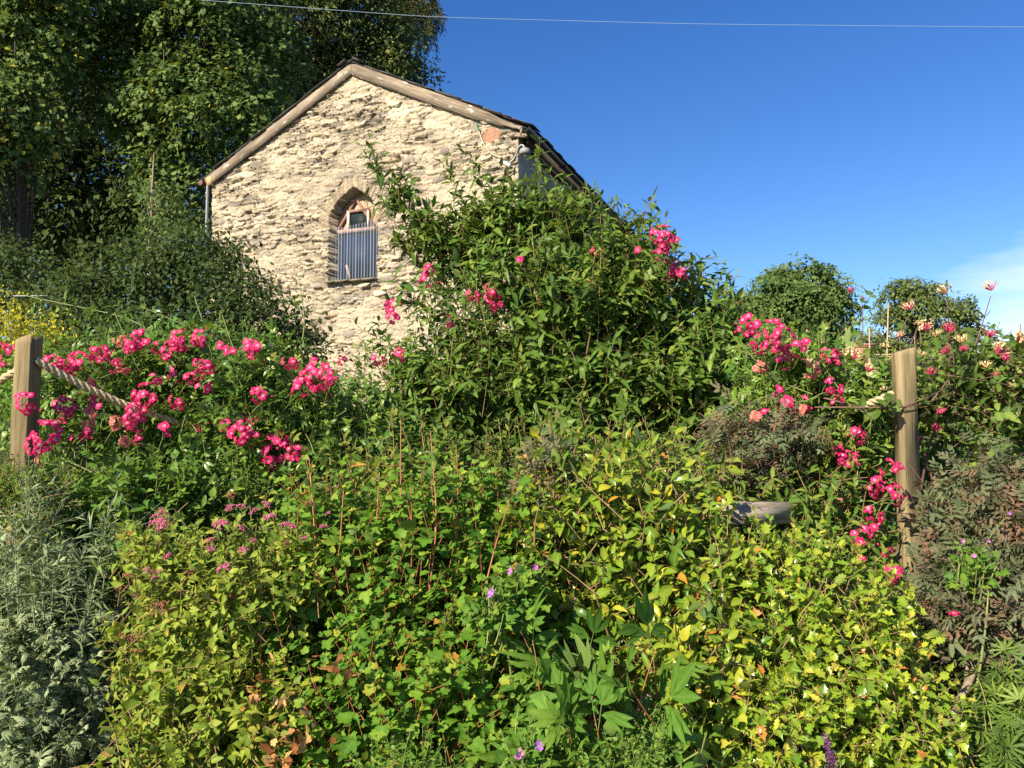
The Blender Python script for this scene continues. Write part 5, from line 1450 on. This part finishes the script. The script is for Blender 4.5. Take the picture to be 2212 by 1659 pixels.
def tree(name, label, base, top, crowns, n, rad, leaves, size, mat, seed, leaf='small', group=None, tr=.25, cat='tree', bark='cut', flat=.5, front=.6, thick=.10, shell=.8, yellow=.0, nbr=90, trunk_pts=None, tintbias=None, down=0.0):
    rng = np.random.default_rng(seed)
    bx, by = base
    bz = float(gz(bx, by)) - .1
    root = thing(name, label, cat, (bx, by, bz + .1), 0, group)
    c, pos, ax, nn = pads(crowns, n, rng, rad, thick, leaves, shell, front, flat, down)
    padt = rng.normal(0, .16, n)
    ti = np.clip(rng.random(len(pos)) * .75 + np.repeat(padt, leaves) + .1, 0, .93)
    if yellow: ti = np.where(rng.random(len(ti)) < np.repeat(np.where(rng.random(n) < .2, yellow, yellow * .1), leaves), 1.0, ti)
    V, T, a, b = put_leaves(LF[leaf], pos, ax, nn, size * rng.uniform(.7, 1.2, len(pos)), rng, .2, ti)
    mk('crown', V, [T], mat, root, {'tint': a, 'rib': b})
    # trunk and limbs
    g = Geo()
    tp = np.array(top, float); b0 = np.array([bx, by, bz])
    if trunk_pts is None:
        t = np.linspace(0, 1, 9)[:, None]
        ctr = b0 * (1 - t) + tp * t + .25 * tr * np.cumsum(rng.normal(size=(9, 3)) * [1, 1, 0], axis=0)
    else:
        ctr = resample(np.array(trunk_pts), 9)
    g.tube(ctr, np.linspace(tr, tr * .18, 9), 9)
    m = min(nbr, n)
    tgt = c[rng.choice(n, m, False)]
    tt = rng.uniform(.25, .9, m); ii = (tt * 8).astype(int)
    o = ctr[ii] * (1 - (tt * 8 - ii))[:, None] + ctr[np.minimum(ii + 1, 8)] * (tt * 8 - ii)[:, None]
    q = np.linspace(0, 1, 6)
    mid = o + (tgt - o) * [.55, .55, .35] + rng.normal(0, .08, (m, 3)) * np.linalg.norm(tgt - o, axis=1)[:, None]
    pts = ((1 - q) ** 2)[None, :, None] * o[:, None] + (2 * q * (1 - q))[None, :, None] * mid[:, None] + (q ** 2)[None, :, None] * tgt[:, None]
    V, Q = tubes(pts, (tr * .28 * (1 - .8 * q))[None] * rng.uniform(.3, 1, (m, 1)), 5); g.add(V, Q=Q)
    g.build('trunk', M[bark], root, True)
    return root


def at(px, py, Y):
    p = P(px, py, Y); return (p[0], p[1])


# wood on the slope behind and left of the barn
tree('sycamore_tree', 'tall sycamore with bright sprays of leaves just left of the stone barn roof', at(330, 600, 19), P(380, -40, 19.5),
     [(430, 60, 19.5, 190, 130, 2.0), (440, 250, 19, 170, 150, 1.8), (560, 190, 20.5, 120, 150, 1.8), (400, 400, 19, 100, 100, 1.3), (300, 120, 20, 120, 110, 1.5), (500, -80, 20, 220, 120, 2.2), (250, 270, 19, 70, 50, .9)],
     330, .60, 92, .135, M['sycamore'], 201, 'syc', tr=.16, yellow=.03, nbr=110, trunk_pts=[P(326, 640, 19.0), P(328, 420, 19.0), P(322, 330, 19.1), P(330, 180, 19.3), P(370, -60, 19.6)])
tree('sycamore_tree', 'leafy sycamore with yellow winged seeds at the upper left corner', at(60, 620, 17.5), P(60, -60, 18),
     [(40, 130, 18, 170, 120, 1.8), (30, 240, 17.3, 120, 90, 1.4), (130, 30, 18, 130, 110, 1.6), (-80, 60, 18, 200, 200, 2.0), (60, -110, 18, 240, 130, 2.0), (130, 130, 17.5, 60, 45, .8), (60, 330, 17.5, 110, 40, 1.0)],
     230, .56, 90, .13, M['sycamore'], 202, 'syc', tr=.16, yellow=.22, nbr=50)
tree('oak_tree', 'oak with small yellowish leaves rising behind the apex of the stone barn', at(700, 600, 25), P(690, -60, 25),
     [(660, 40, 24, 130, 130, 2.0), (780, 60, 25, 90, 110, 1.8), (700, -90, 24, 200, 110, 2.2), (620, 190, 24, 110, 120, 1.6), (840, 140, 25, 75, 90, 1.4), (890, 180, 25.5, 55, 52, 1.0), (850, 90, 25, 50, 60, 1.0), (770, 190, 25, 120, 90, 1.5)],
     520, .70, 80, .15, M['oak'], 203, 'small', tr=.3, nbr=80)
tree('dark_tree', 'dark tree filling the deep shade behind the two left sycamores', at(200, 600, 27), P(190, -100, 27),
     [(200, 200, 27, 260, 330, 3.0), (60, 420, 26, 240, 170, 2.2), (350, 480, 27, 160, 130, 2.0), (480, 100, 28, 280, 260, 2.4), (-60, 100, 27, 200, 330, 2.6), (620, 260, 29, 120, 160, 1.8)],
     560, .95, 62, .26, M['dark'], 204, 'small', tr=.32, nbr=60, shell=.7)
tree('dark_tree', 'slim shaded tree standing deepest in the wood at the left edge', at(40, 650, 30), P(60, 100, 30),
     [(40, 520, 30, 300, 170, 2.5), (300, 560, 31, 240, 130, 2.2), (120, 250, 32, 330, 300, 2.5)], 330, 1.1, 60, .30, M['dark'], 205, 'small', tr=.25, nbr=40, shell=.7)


def weeping_conifer():
    rng = np.random.default_rng(206)
    b = at(800, 600, 28)
    bz = float(gz(*b))
    root = thing('conifer_tree', 'conifer with drooping branch tips hanging against the sky right of the oak', 'tree', (b[0], b[1], bz))
    g = Geo(); st = Geo()
    st.tube([np.array([b[0], b[1], bz - .2]), P(795, 200, 28), P(790, -160, 28)], [.35, .25, .08], 9)
    arms = []
    for (px, py, ex, ey, n) in [(790, -140, 900, -60, 9), (790, -60, 905, -10, 12), (790, -20, 925, 20, 14), (790, 20, 880, 30, 9), (790, -200, 870, -120, 7), (790, 0, 850, 8, 8), (790, -40, 932, 5, 16), (800, -60, 905, 40, 12), (800, 10, 895, 20, 12)]:
        Yd = 28 + rng.uniform(-.8, .8)
        o = P(px, py, 28); e = P(ex, ey, Yd)
        t = np.linspace(0, 1, 8)[:, None]; arm = o * (1 - t) + e * t; arm[:, 2] += .5 * np.sin(t[:, 0] * 2.6)
        V, Q = tubes(arm[None], np.linspace(.07, .02, 8), 5); st.add(V, Q=Q)
        for k in range(n):
            q = rng.uniform(.35, 1.0); i = min(6, int(q * 7)); s = arm[i] + (arm[i + 1] - arm[i]) * (q * 7 - i)
            L = rng.uniform(.8, 2.1) * (0.6 + .5 * q)
            tt = np.linspace(0, 1, 6)[:, None]
            dr = np.array([rng.normal(.12, .15), rng.normal(0, .15), -1.0])
            arms.append(s + tt * L * dr + np.array([.12, 0, 0]) * np.sin(tt * 3) * L)
    arms = np.array(arms)
    V, Q = tubes(arms, np.linspace(.02, .008, 6), 4); st.add(V, Q=Q)
    pos, ax, nn, sz, t = leaves_on(arms, 190, rng, 0.0, 40, .5, 'alt', .4, .7, 0, .5)
    V, T, a, bb = put_leaves(LF['linear'], pos + rng.normal(0, .05, pos.shape), ax, nn, .22 * sz, rng, .2, None)
    g.add(V, T=T, tint=a, rib=bb)
    g.build('crown', M['conifer'], root); st.build('trunk', M['cut'], root, True)


weeping_conifer()
tree('ivy_clad_trunk', 'bare pale trunk with ivy beside the left wall of the stone barn', at(326, 640, 15.5), P(330, 350, 15.5),
     [(345, 470, 15.2, 40, 60, .5), (380, 500, 15.5, 60, 60, .6), (350, 410, 15.5, 40, 40, .5)], 40, .24, 46, .085, M['sycamore'], 207, 'small', tr=.07, bark='bark_pale', nbr=14, cat='tree', trunk_pts=[P(324, 640, 15.2), P(326, 500, 15.2), P(328, 420, 15.2), P(333, 330, 15.4)])
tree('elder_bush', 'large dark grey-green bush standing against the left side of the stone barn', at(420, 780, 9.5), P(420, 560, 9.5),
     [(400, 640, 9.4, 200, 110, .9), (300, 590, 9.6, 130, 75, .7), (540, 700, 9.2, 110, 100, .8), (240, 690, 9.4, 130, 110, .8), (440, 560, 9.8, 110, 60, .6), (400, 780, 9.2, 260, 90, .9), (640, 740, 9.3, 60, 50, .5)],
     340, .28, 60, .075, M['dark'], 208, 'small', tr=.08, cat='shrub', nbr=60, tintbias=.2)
tree('bramble_bush', 'dark green straggling bush at the edge of the wood behind the yellow shrub', at(150, 760, 11), P(150, 640, 11),
     [(110, 680, 11, 170, 70, .9), (60, 600, 12, 110, 70, .8)], 90, .32, 56, .085, M['dark'], 209, 'small', tr=.05, cat='shrub', nbr=25)
tree('fern_bush', 'light green fern-like bush catching the sun at the far left edge', at(10, 700, 12.5), P(10, 600, 12.5),
     [(10, 585, 12.3, 55, 45, .5), (-40, 570, 12.3, 60, 60, .5)], 40, .28, 56, .09, M['bright'], 210, 'linear', tr=.05, cat='shrub', nbr=20)
tree('yellow_shrub', 'bright yellow shrub behind the left post', at(40, 800, 6.5), P(40, 700, 6.5),
     [(30, 715, 6.4, 70, 75, .4), (100, 745, 6.5, 60, 50, .35), (-30, 760, 6.4, 80, 90, .4)], 80, .15, 60, .035, M['yellow'], 211, 'small', tr=.03, cat='shrub', nbr=25)
tree('green_bush', 'mid-green small-leaved bush between the yellow shrub and the roses', at(190, 860, 5.6), P(190, 780, 5.6),
     [(180, 830, 5.6, 150, 90, .5), (60, 850, 5.6, 120, 90, .4), (330, 850, 5.6, 160, 90, .5), (500, 870, 5.5, 150, 90, .5), (650, 880, 5.5, 140, 90, .5)], 190, .2, 60, .045, M['bright'], 212, 'small', tr=.03, cat='shrub', nbr=30)
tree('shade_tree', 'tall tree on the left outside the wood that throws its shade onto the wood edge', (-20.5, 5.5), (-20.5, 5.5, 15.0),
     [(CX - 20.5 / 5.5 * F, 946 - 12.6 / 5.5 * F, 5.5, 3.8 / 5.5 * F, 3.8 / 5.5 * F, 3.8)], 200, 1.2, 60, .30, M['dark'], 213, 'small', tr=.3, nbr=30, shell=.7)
# trees far off on the right
tree('sycamore_tree', 'big round-headed sycamore standing alone beyond the garden on the right', at(1730, 880, 62), P(1735, 620, 62),
     [(1728, 592, 61, 52, 34, 2.2), (1672, 622, 61, 50, 38, 2.2), (1785, 622, 61, 48, 40, 2.2), (1640, 672, 61, 48, 36, 2.2), (1730, 655, 60, 60, 40, 2.4), (1806, 678, 61, 40, 46, 2.0), (1690, 700, 60, 55, 36, 2.2), (1765, 720, 60, 60, 36, 2.2), (1602, 664, 62, 30, 24, 1.4), (1640, 735, 61, 60, 34, 2.2), (1820, 740, 61, 36, 34, 1.8), (1700, 770, 61, 110, 30, 2.2), (1725, 660, 63, 100, 80, 3.0)],
     210, 1.05, 150, .33, M['sycamore'], 220, 'small', tr=.6, nbr=90, front=.6, shell=.75, bark='bark_pale')
tree('hawthorn_tree', 'looser brownish-green tree to the right of the round sycamore', at(1990, 880, 56), P(1985, 650, 56),
     [(1985, 665, 56, 60, 40, 2.0), (1945, 632, 56, 42, 32, 1.6), (2010, 632, 56, 40, 30, 1.5), (2065, 680, 56, 48, 38, 1.8), (1895, 645, 57, 20, 40, 1.0), (1925, 700, 56, 45, 40, 1.8), (2030, 735, 56, 60, 36, 2.0), (1900, 760, 56, 60, 40, 2.0), (2100, 730, 56, 36, 26, 1.4), (2000, 790, 56, 130, 36, 2.4)],
     190, .80, 84, .30, M['oak'], 221, 'small', tr=.40, nbr=110, front=.6, bark='bark_pale')
tree('orchard_tree', 'low dark tree behind the bean canes on the right', at(1850, 850, 34), P(1850, 770, 34),
     [(1700, 800, 34, 120, 50, 1.6), (1860, 820, 34, 140, 40, 1.5), (2080, 800, 34, 120, 50, 1.6), (2220, 810, 34, 100, 60, 1.6)], 190, .7, 56, .2, M['dark'], 222, 'small', tr=.2, nbr=40, front=.7)
tree('garden_hedge', 'green hedge at the back of the vegetable garden', at(1900, 950, 11), P(1900, 880, 11),
     [(1700, 900, 11, 180, 60, .6), (1950, 930, 11, 180, 60, .6), (2200, 900, 11, 160, 70, .6)], 170, .3, 56, .08, M['bright'], 223, 'small', tr=.05, cat='hedge', nbr=30, front=.8)


# ------------------------------------------------------------------ vegetable garden: canes, squash, brick house, beam
def cane_frame():
    b = at(1790, 900, 8.5)
    root = thing('cane_frame', 'frame of bamboo canes tied in pairs behind the pink roses on the right', 'plant support', (b[0], b[1], float(gz(*b))))
    m = plain_mat('bamboo', (.36, .26, .12), (.52, .40, .22), 14, .6, .3)
    rng = np.random.default_rng(4)
    for (x0, x1, y0, Y) in [(1693, 1696, 708, 8.2), (1702, 1699, 716, 8.8), (1743, 1743, 712, 8.2), (1748, 1746, 715, 8.8), (1775, 1783, 718, 8.2), (1780, 1788, 712, 8.8), (1821, 1823, 725, 8.2), (1828, 1826, 708, 8.8), (1878, 1884, 708, 8.2), (1919, 1910, 656, 8.5)]:
        g = Geo(); p0 = P(x0, y0, Y); p1 = P(x1, 960, Y)
        g.tube([p0, (p0 + p1) / 2 + [rng.normal(0, .006), 0, 0], p1], [.0085, .0095, .010], 6); g.build('cane', m, root, True)
    for (xa, ya, xb, yb, Y) in [(1690, 768, 1960, 766, 8.5), (1730, 778, 1900, 776, 8.7)]:
        g = Geo(); g.tube([P(xa, ya, Y), P(xb, yb, Y)], .009, 6); g.build('cane', m, root, True)


cane_frame()


def brick_house():
    c = P(1862, 900, 45); x0 = P(1800, 800, 45)[0]
    gzv = float(gz(c[0], c[1])) - .2
    root = thing('brick_house', 'distant house whose red brick chimney shows between the two far trees', 'house', (c[0], c[1], gzv))
    top = P(1862, 790, 45)[2]
    g = Geo(); g.box((c[0] + 1.5, c[1], (gzv + top - 1.6) / 2), (9, 6, top - 1.6 - gzv))
    g.build('wall', plain_mat('house_brick', (.26, .11, .07), (.36, .17, .11), 8, .9), root)
    g = Geo(); xs = (c[0] - 3.2, c[0] + 6.2); V = [[x, y, z] for x in xs for (y, z) in ((c[1] - 3.3, top - 1.6), (c[1], top), (c[1] + 3.3, top - 1.6))]
    g.add(V, Q=[[0, 3, 4, 1], [1, 4, 5, 2], [0, 2, 5, 3]], T=[[0, 1, 2], [3, 5, 4]]); rf = g.build('roof', M['slate'], root)
    a = P(1841, 769, 45); b = P(1884, 744, 45)
    m, n, N, L = new_mat('chimney_brick'); out = N.new('ShaderNodeOutputMaterial'); pb = N.new('ShaderNodeBsdfPrincipled'); pb.inputs['Roughness'].default_value = .9
    br = N.new('ShaderNodeTexBrick'); br.inputs['Scale'].default_value = 1.0; br.inputs['Brick Width'].default_value = .22; br.inputs['Row Height'].default_value = .075; br.inputs['Mortar Size'].default_value = .01
    br.inputs['Color1'].default_value = (.46, .14, .07, 1); br.inputs['Color2'].default_value = (.36, .11, .06, 1); br.inputs['Mortar'].default_value = (.4, .32, .25, 1)
    tc = N.new('ShaderNodeTexCoord'); sx = N.new('ShaderNodeSeparateXYZ'); cx = N.new('ShaderNodeCombineXYZ'); L.new(tc.outputs['Object'], sx.inputs[0]); L.new(sx.outputs['X'], cx.inputs['X']); L.new(sx.outputs['Z'], cx.inputs['Y'])
    L.new(cx.outputs[0], br.inputs['Vector']); L.new(br.outputs['Color'], pb.inputs['Base Color']); L.new(pb.outputs[0], out.inputs['Surface'])
    w = b[0] - a[0]; g = Geo(); mx = (a[0] + b[0]) / 2
    g.box((mx, 45, (b[2] - .12 + top - 1) / 2), (w * .86, .7, b[2] - .12 - top + 1)); g.box((mx, 45, b[2] - .17), (w * .94, .78, .1)); g.box((mx, 45, b[2] - .06), (w, .86, .12))
    ch = g.build('chimney', m, root)
    g = Geo(); p = P(1859, 738, 45); g.tube([[p[0], 45, b[2]], [p[0], 45, p[2] - .05], [p[0], 45, p[2]]], [.16, .13, .15], 10); g.build('chimney_pot', plain_mat('terracotta', (.40, .14, .07), (.48, .19, .10), 5), ch, True)


brick_house()
plant('squash_plant', 'dark plant with very large leaves just left of the right post', 'plant',
      [(1890, 970, 4.6, 70, 60, .3), (1840, 1010, 4.6, 60, 50, .25)], 14, .25, 3, 'big', .30, M['squash'], M['stem_green'], 231, nb=6, sopt=dict(up=.8, out=.5), lopt=dict(angle=60, grav=.1, face=.9), stem_r=.008, smooth_leaf=True)
plant('squash_plant', 'large-leaved grey-green plant just right of the right post', 'plant',
      [(2080, 930, 4.8, 70, 45, .3), (2030, 1000, 4.8, 60, 50, .25)], 13, .25, 3, 'big', .28, M['squash'], M['stem_green'], 232, nb=6, sopt=dict(up=.8, out=.5), lopt=dict(angle=60, grav=.1, face=.9), stem_r=.008, smooth_leaf=True)
plant('artichoke_plant', 'pale grey-green vegetable plant seen between the roses and the right post', 'plant',
      [(1850, 890, 6.0, 60, 50, .3), (1770, 920, 5.8, 70, 50, .3)], 70, .3, 9, 'art', .14, M['artemisia'], M['stem_green'], 233, nb=5, sopt=dict(up=.8), lopt=dict(angle=55, grav=.2))


def beam():
    a = P(1560, 1113, 3.05); b = P(1690, 1110, 3.15); c = (a + b) / 2
    root = thing('wooden_beam', 'weathered grey timber beam showing above the spiny bush', 'beam', (c[0], c[1], c[2] - .5))
    d = unit(b - a); R = np.stack([d, np.cross([0, 0, 1], d), [0, 0, 1]], 1)
    g = Geo(); L = np.linalg.norm(b - a) + .06
    g.box(c + np.array([0, 0, .008]), (L, .10, .085), R)
    g.build('timber', board_mat(0, (2, 5, 26), [(.28, (.10, .08, .06)), (.42, (.27, .22, .165)), (.56, (.38, .32, .25)), (.72, (.46, .40, .32))], .9), root)
    g = Geo()
    for s in (-.08, .08): g.box(c + R @ np.array([s, .08, -.45]), (.07, .05, .9), R)
    g.build('stake', M['weather_wood'], root)


beam()


# ------------------------------------------------------------------ small garden flowers
def geranium_flower(seed, mat):
    rng = np.random.default_rng(seed); g = Geo()
    for k in range(5):
        a0 = k * 2 * math.pi / 5; rr = [.08, .5, .85, 1.0]; V = []; ti = []
        for i, q in enumerate(rr):
            for f in (-1, 0, 1):
                a = a0 + f * (.25, .5, .5, .3)[i]; qq = q * (1 - (.07 if (i == 3 and f == 0) else 0))
                V.append([qq * math.cos(a), qq * math.sin(a), .45 * q * q + rng.normal(0, .03)]); ti.append((.05, .5, .8, .9)[i])
        g.add(V, Q=[[i * 3 + j, i * 3 + j + 1, (i + 1) * 3 + j + 1, (i + 1) * 3 + j] for i in range(3) for j in range(2)], tint=np.array(ti))
    g.tube([[0, 0, 0], [0, 0, -1.2]], .06, 4, tint=.05)
    o = g.build('flower', mat, None, True); me = o.data; bpy.data.objects.remove(o); return me


GER = geranium_flower(1, M['geranium']); GERP = geranium_flower(2, M['geranium_pink'])


def cranesbill(label, px, py, Y, flowers, seed):
    r_ = plant('cranesbill', label, 'flower', [(px, py + 25, Y, 45, 30, .1)], 24, .12, 6, 'lobed', .035, M['bright'], M['stem_green'], seed, nb=4, sopt=dict(up=1.0), lopt=dict(face=1.0, pet=.02))
    rng = np.random.default_rng(seed)
    st = Geo()
    for (fx, fy, d, me) in flowers:
        p = P(fx, fy, Y - .08); o = bpy.data.objects.new('flower', me); COL.objects.link(o); o.parent = r_
        o.location = Vector(p) - r_.location; s = d * Y / F / 2; o.scale = (s, s, s); o.rotation_euler = (rng.uniform(.8, 1.3), rng.normal(0, .3), rng.normal(0, .4))
        q = P(px, py + 60, Y); st.tube(resample([p + [0, .01, -.01], (p + q) / 2 + [0, .02, .03], q], 8), .0016, 4)
    st.build('flower_stalk', M['stem_green'], r_, True)


cranesbill('violet cranesbill flower in the middle of the currant bush', 1064, 1283, 2.3, [(1064, 1283, 22, GER)], 301)
cranesbill('pair of small pink cranesbill flowers between currant and camellia', 1130, 1230, 2.45, [(1105, 1235, 17, GERP), (1155, 1226, 15, GERP)], 302)
cranesbill('two violet cranesbill flowers at the bottom edge below the peony', 1140, 1622, 2.0, [(1122, 1630, 22, GERP), (1162, 1612, 22, GER)], 303)
cranesbill('tiny mauve cranesbill flowers among the purple-leaved rose at the right edge', 2100, 1200, 2.6, [(2080, 1170, 9, GERP), (2103, 1201, 10, GERP), (2135, 1170, 9, GERP), (2180, 1110, 8, GER)], 304)


def spike():
    root = plant('purple_sage', 'small purple flower spike at the bottom edge in the spiny bush', 'flower', [(1797, 1690, 2.05, 30, 25, .08)], 14, .1, 6, 'lance', .05, M['bright'], M['stem_green'], 311, nb=2, sopt=dict(up=1.2))
    rng = np.random.default_rng(3); g = Geo(); t = rng.random(260); a0 = P(1782, 1585, 2.02); a1 = P(1800, 1665, 2.02)
    w = .0075 * np.sqrt(t) + .002
    for k in range(260):
        c = a0 * (1 - t[k]) + a1 * t[k] + rng.normal(0, w[k], 3); r = rng.uniform(.0012, .0026)
        g.add(c + r * OCT, T=[[0, 2, 4], [2, 1, 4], [1, 3, 4], [3, 0, 4], [2, 0, 5], [1, 2, 5], [3, 1, 5], [0, 3, 5]], tint=rng.random())
    g.build('flower_spike', M['purple_spike'], root)


spike()

# ------------------------------------------------------------------ cables
def cable(label, pts, r, mat, name):
    o = Geo(); c = resample(np.array(pts), 60); o.tube(c, r, 6)
    ob = o.build(name, mat, None, True); tag(ob, label, 'cable')


wp = [P(x, y, Yd) for x, y, Yd in [(-400, -75, 8.4), (430, 0, 8.0), (930, 37, 7.8), (1500, 52, 7.6), (2212, 59, 7.4), (3200, 45, 7.2)]]
cable('thin pale blue line crossing the sky along the top of the picture', wp, .0022, plain_mat('pale_blue_line', (.24, .34, .46), (.36, .46, .58), 60, .6), 'overhead_line')
cable('pale fence wire running through the shade of the wood at the left edge', [P(-300, 645, 10.5), P(-40, 640, 10.5), P(90, 639, 10.6), P(190, 636, 10.8), P(330, 640, 11)], .0075, plain_mat('white_wire', (.5, .5, .5), (.65, .65, .63), 60, .6), 'fence_wire')


# ------------------------------------------------------------------ rest of the place: lawn, low hills, bushes past the edges
def grass():
    rng = np.random.default_rng(401); n = 60000
    x = rng.uniform(-9, 13, n); y = rng.uniform(.6, 13, n) ** 1.0
    keep = (np.abs(x) < .2 + 14) & ~((np.abs(x) < 1.6) & (y < 4.2)); x = x[keep]; y = y[keep]; n = len(x)
    O = np.stack([x, y, gz(x, y) - .01], 1)
    ax = unit(rng.normal(0, .35, (n, 3)) + [0, 0, 1.0]); nn = unit(rng.normal(size=(n, 3)) + [0, 0, .2])
    V, T, a, b = put_leaves(T_simple([(.5, .035)], .2, .3), O, ax, nn, rng.uniform(.05, .16, n), rng, .3)
    o = mk('lawn_grass', V, [T], M['bright'], None, {'tint': a, 'rib': b})
    tag(o, 'short green grass growing round the garden beds', 'grass', kind='stuff')


grass()


def hills():
    a = np.linspace(-1.3, 1.5, 160); V = []
    for r, k in ((380, 0), (420, 1.0), (520, .7), (700, 0)):
        h = 16 * k * (.4 + fbm(a * 3 + r * .01, a * 0 + 2, 9)) - 1
        V += [np.stack([r * np.sin(a), r * np.cos(a), h], 1)]
    V = np.concatenate(V); n = len(a); i = np.arange(3)[:, None] * n + np.arange(n - 1)[None]
    Q = np.stack([i, i + 1, i + n + 1, i + n], -1).reshape(-1, 4)
    tag(mk('hills', V, [Q], plain_mat('hill_fields', (.03, .055, .02), (.09, .14, .04), .05, .95, .1), None, None, True), kind='structure')


hills()
plant('leafy_bush', 'rounded green bush beside the purple-leaved rose past the right edge', 'shrub',
      [(2420, 1250, 2.9, 170, 260, .35), (2560, 1150, 3.1, 160, 200, .35)], 330, .24, 10, 'ovate', .06, M['bright'], M['stem_brown'], 402, nb=10, sopt=dict(up=.6), lopt=dict(angle=62, face=.8))
